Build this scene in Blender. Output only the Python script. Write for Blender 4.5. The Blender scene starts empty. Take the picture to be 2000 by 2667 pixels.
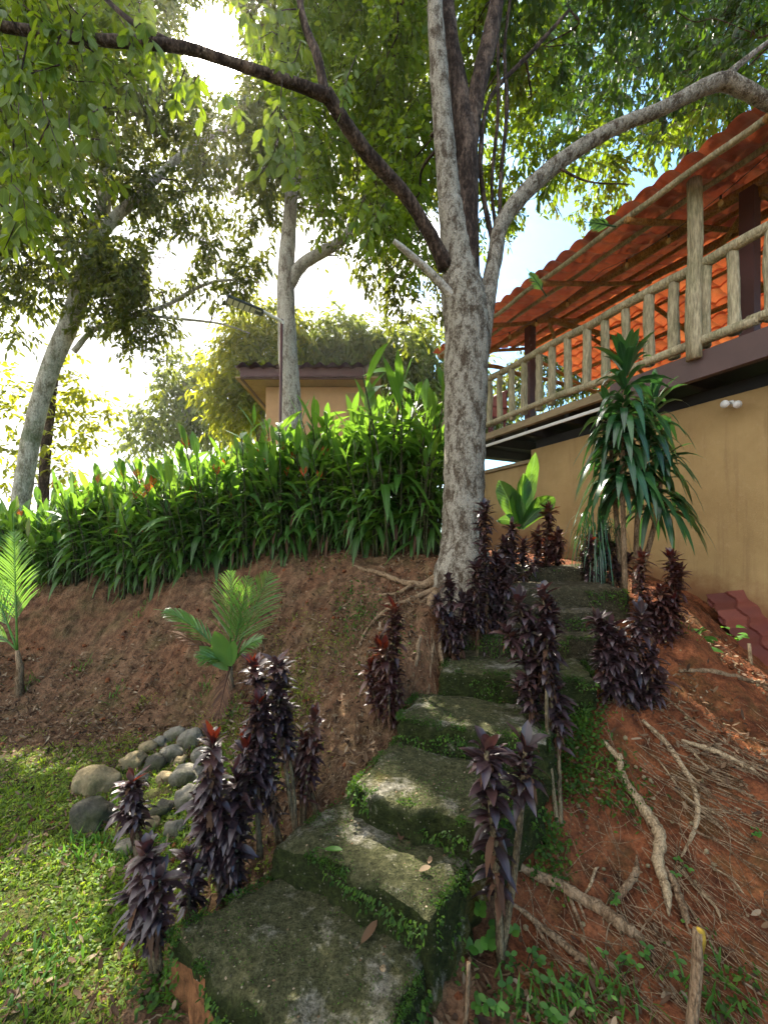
import bpy, math, random
import numpy as np
from mathutils import Vector, noise as mnoise
R = math.radians
rng = np.random.default_rng(7)
random.seed(7)
scene = bpy.context.scene
COL = scene.collection
E = 1.8          # eye height
F = 1100.0       # focal length in photo pixels (photo 2000 wide)
HY = 1420.0      # horizon row
K = 2000.0/1659.0
UP = np.array([0, 0, 1.0])

def W(x, y, d):
    """point at depth d seen at (x, y) of the 1659-wide picture"""
    px, py = x*K, y*K
    return np.array([(px-1000)*d/F, d, E-(py-HY)*d/F])
def M(r, d): return r*K*d/F

# ------------------------------------------------------------------ tags / objects
def tag(o, label=None, cat=None, group=None, kind=None):
    if label: o['label'] = label
    if cat: o['category'] = cat
    if group: o['group'] = group
    if kind: o['kind'] = kind
    return o
def empty(name, loc=(0, 0, 0), label=None, cat=None, group=None):
    o = bpy.data.objects.new(name, None); COL.objects.link(o)
    o.location = [float(v) for v in loc]; o.empty_display_size = 0.1
    return tag(o, label, cat, group)

class MB:
    def __init__(s): s.v = []; s.a = []; s.f = []; s.m = []; s.sm = []; s.n = 0
    def add(s, v, f, attr=None, mat=0, smooth=False):
        v = np.asarray(v, float).reshape(-1, 3)
        if attr is None: attr = np.zeros((len(v), 4))
        s.v.append(v); s.a.append(np.asarray(attr, float).reshape(-1, 4))
        fs = f if isinstance(f, (list, tuple)) and len(f) and isinstance(f[0], np.ndarray) and f[0].ndim == 2 else [np.asarray(f)]
        for q in fs:
            s.f.append(q+s.n); s.m.append(np.full(len(q), mat)); s.sm.append(np.full(len(q), smooth))
        s.n += len(v)
        return s
    def build(s, name, mats, parent=None, loc=None):
        me = bpy.data.meshes.new(name)
        v = np.concatenate(s.v); a = np.concatenate(s.a)
        if loc is not None: v = v-np.asarray(loc, float)
        loops = np.concatenate([q.reshape(-1) for q in s.f])
        tot = np.concatenate([np.full(len(q), q.shape[1]) for q in s.f])
        st = np.concatenate([[0], np.cumsum(tot)[:-1]])
        me.vertices.add(len(v)); me.vertices.foreach_set('co', v.astype(np.float32).ravel())
        me.loops.add(len(loops)); me.loops.foreach_set('vertex_index', loops.astype(np.int32))
        me.polygons.add(len(tot)); me.polygons.foreach_set('loop_start', st.astype(np.int32))
        me.polygons.foreach_set('loop_total', tot.astype(np.int32))
        me.polygons.foreach_set('material_index', np.concatenate(s.m).astype(np.int32))
        me.polygons.foreach_set('use_smooth', np.concatenate(s.sm).astype(bool))
        at = me.attributes.new('leaf', 'FLOAT_COLOR', 'POINT')
        at.data.foreach_set('color', a.astype(np.float32).ravel())
        me.update(calc_edges=True); me.validate()
        for m in (mats if isinstance(mats, (list, tuple)) else [mats]): me.materials.append(m)
        o = bpy.data.objects.new(name, me); COL.objects.link(o)
        if parent is not None: o.parent = parent
        if loc is not None and parent is None: o.location = [float(q) for q in loc]
        return o
def kids(o): return [c for c in bpy.data.objects if c.parent == o]
def copy_tree(o, parent=None):
    c = o.copy(); COL.objects.link(c); c.parent = parent
    for ch in kids_cache(o): copy_tree(ch, c)
    return c
_kc = {}
def kids_cache(o):
    if o.name not in _kc: _kc[o.name] = kids(o)
    return _kc[o.name]

def norm(a):
    a = np.asarray(a, float)
    return a/np.maximum(np.linalg.norm(a, axis=-1, keepdims=True), 1e-9)

# ------------------------------------------------------------------ leaf batches
def tmpl(stations):
    """stations: (t, w) rows; a row with w==0 is a single point, else left/mid/right"""
    T = []; rows = []
    for t, w in stations:
        if w == 0: rows.append([len(T)]); T.append((t, 0))
        else:
            rows.append([len(T), len(T)+1, len(T)+2]); T += [(t, -w), (t, 0), (t, w)]
    tri = []; quad = []
    for a, b in zip(rows[:-1], rows[1:]):
        if len(a) == 1 and len(b) == 3: tri += [(a[0], b[1], b[0]), (a[0], b[2], b[1])]
        elif len(a) == 3 and len(b) == 3: quad += [(a[0], a[1], b[1], b[0]), (a[1], a[2], b[2], b[1])]
        elif len(a) == 3 and len(b) == 1: tri += [(a[0], a[1], b[0]), (a[1], a[2], b[0])]
    return np.array(T, float), np.array(tri, int).reshape(-1, 3), np.array(quad, int).reshape(-1, 4)
T_RH = (np.array([(0, 0), (.45, -1), (1, 0), (.45, 1)], float), np.zeros((0, 3), int), np.array([(0, 1, 2, 3)]))
T_SM = (np.array([(0, 0), (.3, -.95), (.7, -.85), (1, 0), (.7, .85), (.3, .95)], float), np.array([(0, 1, 5), (2, 3, 4)]), np.array([(1, 2, 4, 5)]))
T_OV = tmpl([(0, 0), (.15, .6), (.38, .97), (.62, 1), (.82, .72), (1, 0)])
T_LA = tmpl([(0, .12), (.2, .7), (.42, 1), (.65, .85), (.85, .42), (1, 0)])
T_ST = tmpl([(0, .6), (.3, 1), (.6, .85), (.85, .45), (1, 0)])
T_BL = (np.array([(0, -.6), (0, .6), (.5, -.8), (.5, .8), (1, 0)], float), np.array([(2, 4, 3)]), np.array([(0, 2, 3, 1)]))

def leaves(mb, T, o, d, n, L, Wd, droop=0., fold=.15, rnd=None, mat=0, curl=0., smooth=True, wave=0.):
    P, tri, quad = T
    o = np.asarray(o, float).reshape(-1, 3); N = len(o)
    if N == 0: return
    d = norm(np.broadcast_to(d, (N, 3))); n = np.broadcast_to(n, (N, 3))
    L = np.broadcast_to(L, (N,)).astype(float); Wd = np.broadcast_to(Wd, (N,)).astype(float)
    droop = np.broadcast_to(droop, (N,)).astype(float)
    S = norm(np.cross(d, n)+1e-6); Nn = np.cross(S, d)
    t = P[:, 0][None, :, None]; s = P[:, 1][None, :, None]
    Lb = L[:, None, None]; Wb = Wd[:, None, None]/2
    # bend towards the ground, keeping length roughly
    g = -UP[None, None, :]
    c = o[:, None, :]+Lb*(d[:, None, :]*(t-.25*np.abs(droop[:, None, None])*t**2)+g*droop[:, None, None]*t**2)
    c = c+Lb*curl*Nn[:, None, :]*(t*t)
    v = c+S[:, None, :]*s*Wb+Nn[:, None, :]*fold*np.abs(s)*Wb
    if wave: v = v+Nn[:, None, :]*wave*Lb*np.sin(t*14+rng.random((N, 1, 1))*6)*s*np.abs(s)
    k = len(P)
    if rnd is None: rnd = rng.random(N)
    at = np.zeros((N, k, 4)); at[..., 0] = np.asarray(rnd)[:, None]; at[..., 1] = P[:, 0]; at[..., 2] = P[:, 1]*.5+.5; at[..., 3] = 1
    off = (np.arange(N)*k)[:, None, None]
    fs = []
    if len(tri): fs.append((tri[None]+off).reshape(-1, 3))
    if len(quad): fs.append((quad[None]+off).reshape(-1, 4))
    mb.add(v.reshape(-1, 3), fs, at.reshape(-1, 4), mat, smooth)

def smooth_path(pts, per=6):
    pts = np.asarray(pts, float)
    if len(pts) < 3: 
        t = np.linspace(0, 1, per+1)[:, None]; return pts[0]*(1-t)+pts[-1]*t
    P = np.vstack([2*pts[0]-pts[1], pts, 2*pts[-1]-pts[-2]])
    out = []
    for i in range(1, len(P)-2):
        p0, p1, p2, p3 = P[i-1], P[i], P[i+1], P[i+2]
        for k in range(per):
            t = k/per
            out.append(.5*((2*p1)+(-p0+p2)*t+(2*p0-5*p1+4*p2-p3)*t*t+(-p0+3*p1-3*p2+p3)*t**3))
    out.append(P[-2])
    return np.array(out)
def tube(mb, pts, rad, n=8, bump=0., mat=0, cap=True, rnd=None, smooth=True):
    pts = np.asarray(pts, float); k = len(pts); rad = np.broadcast_to(rad, (k,)).astype(float)
    tan = norm(np.gradient(pts, axis=0))
    a = np.cross(tan[0], [0, 0, 1.0])
    if np.linalg.norm(a) < .1: a = np.cross(tan[0], [0, 1.0, 0])
    a = norm(a); fr = []
    for i in range(k):
        a = norm(a-tan[i]*np.dot(a, tan[i])); fr.append((a, np.cross(tan[i], a)))
    th = np.arange(n)*2*math.pi/n
    V = []
    for i in range(k):
        rr = rad[i]*(1+bump*(rng.random(n)-.5))
        V.append(pts[i]+rr[:, None]*(np.cos(th)[:, None]*fr[i][0]+np.sin(th)[:, None]*fr[i][1]))
    V = np.concatenate(V)
    i = np.arange(k-1)[:, None]*n; j = np.arange(n)[None]; j2 = (j+1) % n
    q = np.stack([i+j, i+j2, i+n+j2, i+n+j], -1).reshape(-1, 4)
    fs = [q]
    if cap:
        V = np.vstack([V, pts[0], pts[-1]])
        c0, c1 = k*n, k*n+1; jj = np.arange(n)
        fs.append(np.stack([np.full(n, c0), (jj+1) % n, jj], -1))
        fs.append(np.stack([np.full(n, c1), (k-1)*n+jj, (k-1)*n+(jj+1) % n], -1))
    at = np.zeros((len(V), 4)); at[:, 0] = rng.random() if rnd is None else rnd; at[:, 1] = .5; at[:, 2] = .5
    mb.add(V, fs, at, mat, smooth)
def path3(mb, spec, n=10, per=6, bump=.12, mat=0):
    """spec rows (x, y, depth, radius in picture units)"""
    P = np.array([np.append(W(x, y, d), M(r, d)) for x, y, d, r in spec])
    S = smooth_path(P, per); tube(mb, S[:, :3], np.maximum(S[:, 3], .002), n, bump, mat)
    return S
def box(mb, c, size, ax=None, mat=0, bev=0.):
    """box centred at c with half axes; ax = 3 unit row vectors"""
    ax = np.eye(3) if ax is None else np.asarray(ax, float)
    h = np.asarray(size, float)/2
    b = min(bev, h.min()*.5)
    if b > 0:
        V = []; 
        for sz in (-1, 1):
            for lv in (0, 1):
                pass
        # chamfered box: 24 vertices
        idx = {}; 
        for i, s in enumerate([(x, y, z) for x in (-1, 1) for y in (-1, 1) for z in (-1, 1)]):
            for k in range(3):
                p = np.array(s)*(h-b); p[k] = s[k]*h[k]; idx[(s, k)] = len(V); V.append(p)
        F4 = []; F3 = []
        for k in range(3):
            a, c_ = (k+1) % 3, (k+2) % 3
            for sg in (-1, 1):
                cyc = []
                for sa, sc in ((-1, -1), (1, -1), (1, 1), (-1, 1)):
                    s = [0, 0, 0]; s[k] = sg; s[a] = sa; s[c_] = sc; cyc.append(idx[(tuple(s), k)])
                F4.append(cyc if sg > 0 else cyc[::-1])
            for sa in (-1, 1):
                for sc in (-1, 1):
                    s0 = [0, 0, 0]; s1 = [0, 0, 0]; s0[k] = -1; s1[k] = 1
                    for s_ in (s0, s1): s_[a] = sa; s_[c_] = sc
                    q = [idx[(tuple(s0), a)], idx[(tuple(s1), a)], idx[(tuple(s1), c_)], idx[(tuple(s0), c_)]]
                    F4.append(q if sa*sc > 0 else q[::-1])
        for s in [(x, y, z) for x in (-1, 1) for y in (-1, 1) for z in (-1, 1)]:
            q = [idx[(s, 0)], idx[(s, 1)], idx[(s, 2)]]
            F3.append(q if s[0]*s[1]*s[2] > 0 else q[::-1])
        V = np.array(V)
        mb.add(np.asarray(c)+V@ax, [np.array(F4), np.array(F3)], None, mat)
        return
    V = np.array([(x, y, z) for x in (-1, 1) for y in (-1, 1) for z in (-1, 1)], float)*h
    Fq = np.array([(0, 1, 3, 2), (4, 6, 7, 5), (0, 4, 5, 1), (2, 3, 7, 6), (0, 2, 6, 4), (1, 5, 7, 3)])
    mb.add(np.asarray(c)+V@ax, [Fq], None, mat)

# ------------------------------------------------------------------ materials
class NT:
    def __init__(s, name):
        s.m = bpy.data.materials.new(name); s.m.use_nodes = True
        s.t = s.m.node_tree; s.t.nodes.clear()
        s.out = s.n('ShaderNodeOutputMaterial')
    def n(s, typ, **kw):
        nd = s.t.nodes.new(typ)
        for k, v in kw.items():
            if k.startswith('i_'):
                nm = k[2:]; nm = int(nm) if nm.isdigit() else nm.replace('_', ' ')
                nd.inputs[nm].default_value = v
            else: setattr(nd, k, v)
        return nd
    def l(s, a, b): s.t.links.new(a, b)
    def coord(s, scale=(1, 1, 1), kind='Object'):
        tc = s.n('ShaderNodeTexCoord'); mp = s.n('ShaderNodeMapping'); mp.inputs['Scale'].default_value = scale
        s.l(tc.outputs[kind], mp.inputs[0]); return mp.outputs[0]
    def noise(s, co, scale, detail=5, rough=.6, dist=0.):
        nd = s.n('ShaderNodeTexNoise'); nd.inputs['Scale'].default_value = scale; nd.inputs['Detail'].default_value = detail
        nd.inputs['Roughness'].default_value = rough; nd.inputs['Distortion'].default_value = dist
        if co is not None: s.l(co, nd.inputs['Vector'])
        return nd.outputs['Fac']
    def ramp(s, fac, stops, interp='LINEAR'):
        r = s.n('ShaderNodeValToRGB'); cr = r.color_ramp; cr.interpolation = interp
        while len(cr.elements) < len(stops): cr.elements.new(.5)
        for e, (p, c) in zip(cr.elements, stops):
            e.position = p; e.color = (*c, 1) if len(c) == 3 else c
        s.l(fac, r.inputs[0]); return r.outputs[0]
    def mix(s, fac, a, b, typ='MIX'):
        m = s.n('ShaderNodeMix', data_type='RGBA', blend_type=typ)
        if hasattr(fac, 'node'): s.l(fac, m.inputs[0])
        else: m.inputs[0].default_value = fac
        for q, i in ((a, 6), (b, 7)):
            if hasattr(q, 'node'): s.l(q, m.inputs[i])
            else: m.inputs[i].default_value = (*q, 1)
        return m.outputs[2]
    def math(s, op, a, b=None, clamp=False):
        m = s.n('ShaderNodeMath', operation=op, use_clamp=clamp)
        for q, i in ((a, 0), (b, 1)):
            if q is None: continue
            if hasattr(q, 'node'): s.l(q, m.inputs[i])
            else: m.inputs[i].default_value = q
        return m.outputs[0]
    def bump(s, h, strength=.5, dist=.02, nrm=None):
        b = s.n('ShaderNodeBump'); b.inputs['Strength'].default_value = strength; b.inputs['Distance'].default_value = dist
        s.l(h, b.inputs['Height'])
        if nrm is not None: s.l(nrm, b.inputs['Normal'])
        return b.outputs[0]
    def pbr(s, color, rough=.7, nrm=None, spec=.4, metal=0., coat=0.):
        p = s.n('ShaderNodeBsdfPrincipled')
        if hasattr(color, 'node'): s.l(color, p.inputs['Base Color'])
        else: p.inputs['Base Color'].default_value = (*color, 1)
        if hasattr(rough, 'node'): s.l(rough, p.inputs['Roughness'])
        else: p.inputs['Roughness'].default_value = rough
        p.inputs['Specular IOR Level'].default_value = spec; p.inputs['Metallic'].default_value = metal
        if coat: p.inputs['Coat Weight'].default_value = coat
        if nrm is not None: s.l(nrm, p.inputs['Normal'])
        return p.outputs[0]
    def done(s, sh): s.l(sh, s.out.inputs[0]); return s.m
    def leafattr(s):
        a = s.n('ShaderNodeAttribute', attribute_name='leaf'); sp = s.n('ShaderNodeSeparateColor'); s.l(a.outputs['Color'], sp.inputs[0])
        return sp.outputs[0], sp.outputs[1], sp.outputs[2]

def leaf_mat(name, stops, trans, tcol, rough=.45, spec=.35, midrib=None, veins=0., clump=2.0):
    m = NT(name); r, t, s = m.leafattr()
    co = m.coord()
    c = m.ramp(r, stops)
    nz = m.noise(co, clump, 2)
    c = m.mix(m.ramp(nz, [(.3, (0, 0, 0)), (.7, (1, 1, 1))]), m.mix(.38, c, (0, 0, 0)), c)
    nrm = None
    ds = m.math('ABSOLUTE', m.math('SUBTRACT', s, .5))
    if midrib:
        k = m.math('LESS_THAN', ds, .035)
        c = m.mix(m.math('MULTIPLY', k, .6), c, midrib)
    if veins:
        v = m.math('SINE', m.math('MULTIPLY', m.math('ADD', t, m.math('MULTIPLY', ds, -.5)), 75))
        nrm = m.bump(v, .35, veins)
    p = m.pbr(c, rough, nrm, spec)
    tr = m.n('ShaderNodeBsdfTranslucent')
    tc = m.mix(.5, c, tcol) if tcol is not None else c
    m.l(tc, tr.inputs[0])
    mx = m.n('ShaderNodeMixShader'); mx.inputs[0].default_value = trans
    m.l(p, mx.inputs[1]); m.l(tr.outputs[0], mx.inputs[2])
    return m.done(mx.outputs[0])

G_ = lambda *a: a
MAT = {}
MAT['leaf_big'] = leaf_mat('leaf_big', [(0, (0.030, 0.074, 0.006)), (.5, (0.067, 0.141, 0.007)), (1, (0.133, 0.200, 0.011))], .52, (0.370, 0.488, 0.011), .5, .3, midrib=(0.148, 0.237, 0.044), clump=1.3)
MAT['leaf_shade'] = leaf_mat('leaf_shade', [(0, (0.014, 0.040, 0.007)), (.6, (0.032, 0.079, 0.009)), (1, (0.072, 0.137, 0.014))], .4, (0.173, 0.302, 0.014), .5, .3, clump=1.2)  # darker copy of the big leaf: canopy shade away from the sun is painted in
MAT['leaf_mid'] = leaf_mat('leaf_mid', [(0, (0.027, 0.051, 0.011)), (.6, (0.062, 0.094, 0.016)), (1, (0.148, 0.148, 0.023))], .45, (0.328, 0.359, 0.023), .5, .3, clump=.8)
MAT['leaf_dark'] = leaf_mat('leaf_dark', [(0, (0.012, 0.040, 0.014)), (.6, (0.024, 0.072, 0.018)), (1, (0.048, 0.112, 0.024))], .3, (0.112, 0.224, 0.024), .45, .35, clump=1.)
MAT['leaf_yellow'] = leaf_mat('leaf_yellow', [(0, (0.092, 0.147, 0.014)), (.5, (0.221, 0.285, 0.018)), (1, (0.386, 0.386, 0.028))], .5, (0.626, 0.607, 0.028), .5, .3, clump=.7)
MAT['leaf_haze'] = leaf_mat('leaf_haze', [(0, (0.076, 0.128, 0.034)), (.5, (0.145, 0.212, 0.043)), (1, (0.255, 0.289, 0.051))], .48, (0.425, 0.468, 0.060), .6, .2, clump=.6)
MAT['heliconia'] = leaf_mat('heliconia', [(0, (.022, .07, .015)), (.45, (.04, .125, .02)), (.8, (.075, .20, .025)), (.95, (.18, .28, .035)), (1, (.28, .20, .06))], .45, (.32, .58, .03), .36, .45, midrib=(.16, .3, .08), veins=.002, clump=1.6)
MAT['broad'] = leaf_mat('broad', [(0, (.02, .08, .015)), (.75, (.035, .12, .02)), (1, (.12, .28, .02))], .4, (.28, .5, .03), .35, .5, midrib=(.2, .38, .08), veins=.004)
MAT['dracaena'] = leaf_mat('dracaena', [(0, (.012, .05, .018)), (.7, (.025, .09, .03)), (1, (.05, .15, .03))], .2, (.1, .3, .04), .28, .6, midrib=(.06, .16, .05))
MAT['palm'] = leaf_mat('palm', [(0, (.06, .17, .03)), (1, (.15, .32, .06))], .42, (.38, .65, .05), .3, .8)
MAT['cordyline'] = leaf_mat('cordyline', [(0, (.018, .014, .016)), (.4, (.038, .025, .029)), (.75, (.068, .034, .035)), (1, (.13, .06, .042))], .12, (.26, .04, .03), .38, .7, midrib=(.07, .03, .04))
MAT['cordyline_bronze'] = leaf_mat('cordyline_bronze', [(0, (.02, .010, .012)), (.5, (.05, .022, .022)), (.8, (.11, .045, .03)), (1, (.20, .10, .045))], .22, (.40, .08, .03), .4, .7, midrib=(.1, .03, .04))  # bronze hue variant; sunlight on the lit plants is mixed into its colour
MAT['cordyline_red'] = leaf_mat('cordyline_red', [(0, (.03, .008, .012)), (.7, (.08, .014, .012)), (1, (.34, .05, .01))], .3, (.5, .06, .01), .35, .5)
MAT['cordyline_dry'] = leaf_mat('cordyline_dry', [(0, (.06, .03, .02)), (1, (.18, .09, .045))], .15, None, .7, .2)
MAT['grass'] = leaf_mat('grass', [(0, (.065, .09, .02)), (.3, (.10, .19, .02)), (.75, (.19, .32, .025)), (.93, (.34, .40, .045)), (1, (.4, .28, .12))], .5, (.52, .70, .03), .5, .3, clump=1.2)
MAT['weed'] = leaf_mat('weed', [(0, (.04, .13, .02)), (1, (.10, .24, .03))], .4, (.25, .5, .04), .5, .3)
MAT['moss_leaf'] = leaf_mat('moss_leaf', [(0, (.02, .05, .01)), (.6, (.045, .11, .014)), (1, (.10, .19, .02))], .35, (.2, .4, .02), .6, .2, clump=5)
MAT['litter'] = leaf_mat('litter', [(0, (.045, .024, .014)), (.4, (.12, .066, .034)), (.8, (.21, .135, .075)), (1, (.34, .26, .17))], .1, None, .75, .2)
MAT['flower'] = leaf_mat('flower', [(0, (.5, .03, .01)), (1, (.75, .16, .02))], .35, (.9, .15, .02), .5, .3)
MAT['yellow_leaf'] = leaf_mat('yellow_leaf', [(0, (.5, .3, .02)), (1, (.6, .4, .03))], .4, (.8, .5, .03), .4, .4)

def bark(name, pale, dark, scale=9, thr=.5, mossy=.0, streak=.35, k=.06):
    m = NT(name); co = m.coord((1, 1, streak))
    a = m.noise(co, scale, 6, .65, .4); b = m.noise(co, scale*4.5, 5, .7)
    vor = m.n('ShaderNodeTexVoronoi', feature='DISTANCE_TO_EDGE'); vor.inputs['Scale'].default_value = scale*2.4
    m.l(co, vor.inputs['Vector'])
    f = m.math('ADD', m.math('MULTIPLY', a, .65), m.math('MULTIPLY', b, .35))
    c = m.ramp(f, [(thr-k-.02, dark), (thr, [(.5*p+.5*q) for p, q in zip(pale, dark)]), (thr+k, pale)])
    c = m.mix(m.ramp(m.noise(co, scale*9, 3), [(.35, (0, 0, 0)), (.7, (1, 1, 1))]), m.mix(.45, c, (0, 0, 0)), c)
    if mossy:
        c = m.mix(m.ramp(m.noise(m.coord(), 3.5, 5), [(.5, (0, 0, 0)), (.62, (mossy,)*3)]), c, (.055, .085, .02))
    h = m.math('ADD', f, m.math('MULTIPLY', m.math('MINIMUM', vor.outputs['Distance'], .12), 2.))
    return m.done(m.pbr(c, .9, m.bump(h, .9, .02), .15))
MAT['bark'] = bark('bark', (.38, .345, .275), (.10, .074, .05), 15, .49, .0, .5, .05)
MAT['bark_pale'] = bark('bark_pale', (.54, .50, .42), (.19, .15, .11), 11, .46)
MAT['bark_brown'] = bark('bark_brown', (.16, .11, .08), (.03, .018, .012), 9, .53)
MAT['bark_moss'] = bark('bark_moss', (.52, .48, .38), (.20, .17, .11), 8, .47, .55)
MAT['root'] = bark('root', (.32, .22, .13), (.12, .07, .035), 14, .47)
MAT['root_pale'] = bark('root_pale', (.46, .34, .20), (.19, .12, .06), 16, .45)
MAT['log'] = bark('log', (.55, .48, .32), (.27, .23, .14), 6, .46, .25, .15, .12)
MAT['log_gold'] = bark('log_gold', (.50, .27, .09), (.22, .10, .03), 6, .45, 0, .3, .12)  # logs under the roof: the orange light on them is in the colour
MAT['stem_brown'] = bark('stem_brown', (.24, .19, .11), (.08, .06, .035), 20, .48)
MAT['stem_green'] = bark('stem_green', (.10, .11, .05), (.04, .04, .02), 18, .5)

def plain(name, c, rough=.6, spec=.4, var=.25, scale=4, bump=.1, metal=0., streak=(1, 1, 1)):
    m = NT(name); co = m.coord(streak); f = m.noise(co, scale, 6, .65)
    c1 = tuple(min(1, v*(1+var)) for v in c); c0 = tuple(v*(1-var) for v in c)
    col = m.ramp(f, [(.3, c0), (.7, c1)])
    return m.done(m.pbr(col, rough, m.bump(m.noise(co, scale*14, 4), bump, .004), spec, metal))
MAT['wall'] = plain('wall', (.37, .245, .12), .85, .15, .16, 1.3, .25)
def stained():
    m = NT('stained_wall'); co = m.coord(); f = m.noise(co, 1.2, 6, .65)
    c = m.ramp(f, [(.3, (.30, .205, .09)), (.7, (.42, .30, .14))])
    st = m.noise(m.coord((5, 5, .35)), 1.5, 5, .65)
    c = m.mix(m.ramp(st, [(.52, (0, 0, 0)), (.75, (.5, .5, .5))]), c, (.19, .12, .065))
    c = m.mix(m.ramp(m.noise(co, 16, 6, .75), [(.55, (0, 0, 0)), (.75, (.35, .35, .35))]), c, (.52, .38, .22))
    tc = m.n('ShaderNodeNewGeometry'); sp = m.n('ShaderNodeSeparateXYZ'); m.l(tc.outputs['Position'], sp.inputs[0])
    sl = m.math('ADD', m.math('ADD', sp.outputs[2], m.math('MULTIPLY', sp.outputs[1], -.27)), m.math('MULTIPLY', m.noise(co, 5, 5, .7), .5))
    c = m.mix(m.ramp(sl, [(.02, (.75, .75, .75)), (.32, (0, 0, 0))]), c, (.20, .085, .04))
    return m.done(m.pbr(c, .88, m.bump(m.math('ADD', m.noise(co, 70, 4), m.math('MULTIPLY', f, 2.)), .45, .006), .12))
MAT['wall'] = stained()
MAT['hut_wall'] = plain('hut_wall', (.50, .30, .16), .85, .15, .12, 2, .15)
MAT['maroon'] = plain('maroon', (.085, .032, .028), .5, .4, .2, 3, .15)
MAT['purple_beam'] = plain('purple_beam', (.08, .046, .042), .5, .4, .16, 2, .1)
MAT['black_wood'] = plain('black_wood', (.012, .011, .011), .7, .3, .3, 3, .2)  # near-black colour paints in the shade under the deck
MAT['deck_wood'] = plain('deck_wood', (.25, .19, .11), .8, .2, .3, 3, .4, 0, (1, 1, 4))
MAT['white_metal'] = plain('white_metal', (.6, .6, .58), .4, .5, .08, 4, .02)
MAT['dark_metal'] = plain('dark_metal', (.05, .055, .06), .45, .5, .2, 6, .05, .5)
MAT['red_paint'] = plain('red_paint', (.19, .03, .025), .5, .5, .2, 4, .1)
MAT['bulb_glass'] = plain('bulb_glass', (.5, .32, .12), .15, .6, .05, 4, .0)
MAT['black_plastic'] = plain('black_plastic', (.012, .012, .014), .4, .5, .1, 4, .02)

def tile_mat(name, c0, c1, trans, dirt=.3):
    m = NT(name); co = m.coord()
    f = m.noise(co, 2.2, 6, .7); r_, g_, b_ = m.leafattr()
    c = m.ramp(m.math('ADD', m.math('MULTIPLY', f, .7), m.math('MULTIPLY', r_, .35)), [(.25, tuple(v*.62 for v in c0)), (.5, c0), (.78, c1)])
    c = m.mix(m.ramp(m.noise(co, 9, 5, .7), [(.5, (0, 0, 0)), (.72, (dirt,)*3)]), c, (.09, .03, .02))
    p = m.pbr(c, .5, m.bump(m.noise(co, 60, 3), .15, .003), .35)
    if trans:
        tr = m.n('ShaderNodeBsdfTranslucent'); m.l(c, tr.inputs[0])
        mx = m.n('ShaderNodeMixShader'); mx.inputs[0].default_value = trans
        m.l(p, mx.inputs[1]); m.l(tr.outputs[0], mx.inputs[2]); p = mx.outputs[0]
    return m.done(p)
MAT['roof_tile'] = tile_mat('roof_tile', (.36, .075, .030), (.50, .12, .042), .05, .5)  # near slope: its shade is put into a darker tile colour
MAT['roof_tile_far'] = tile_mat('roof_tile_far', (.55, .12, .035), (.66, .19, .055), .14, .3)  # far slope: same tile, its stronger light put into a brighter colour
MAT['panel_tile'] = tile_mat('panel_tile', (.13, .035, .026), (.21, .062, .042), 0, .5)
MAT['hut_tile'] = tile_mat('hut_tile', (.12, .05, .04), (.2, .09, .07), 0, .5)

def soil():
    m = NT('soil'); co = m.coord(); r, g, b = m.leafattr()
    big = m.noise(co, 1.6, 5, .6); mid = m.noise(co, 9, 6, .7); fine = m.noise(co, 60, 5, .7)
    c = m.ramp(mid, [(.28, (.035, .013, .008)), (.46, (.14, .047, .02)), (.62, (.27, .09, .036)), (.8, (.38, .17, .085))])
    stn = m.noise(m.coord((7, 7, .9)), 1.6, 6, .7)
    brown = m.ramp(m.math('ADD', m.math('MULTIPLY', mid, .55), m.math('MULTIPLY', stn, .45)), [(.32, (.03, .015, .009)), (.44, (.10, .054, .030)), (.56, (.205, .118, .065)), (.74, (.37, .25, .155))])
    fac = m.math('ADD', m.math('MULTIPLY', m.math('SUBTRACT', big, .5), 1.6), g, True)
    c = m.mix(fac, c, brown)
    c = m.mix(m.ramp(fine, [(.3, (0, 0, 0)), (.55, (1, 1, 1))]), m.mix(.5, c, (.02, .008, .005)), c)
    # moss and lawn tint where the painted mask says so
    gm = m.math('ADD', m.math('MULTIPLY', m.math('SUBTRACT', m.noise(co, 3.2, 5, .65), .5), 1.5), r, True)
    c = m.mix(gm, c, m.ramp(m.noise(co, 22, 5), [(.3, (.03, .04, .012)), (.6, (.075, .10, .02)), (.8, (.15, .12, .05))]))
    vor = m.n('ShaderNodeTexVoronoi'); vor.inputs['Scale'].default_value = 45; m.l(co, vor.inputs['Vector'])
    h = m.math('ADD', m.math('ADD', mid, m.math('MULTIPLY', m.math('MULTIPLY', stn, g), 1.3)), m.math('ADD', m.math('MULTIPLY', fine, .5), m.math('MULTIPLY', vor.outputs['Distance'], -.35)))
    return m.done(m.pbr(c, .95, m.bump(h, 1., .03), .12))
MAT['soil'] = soil()
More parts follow.
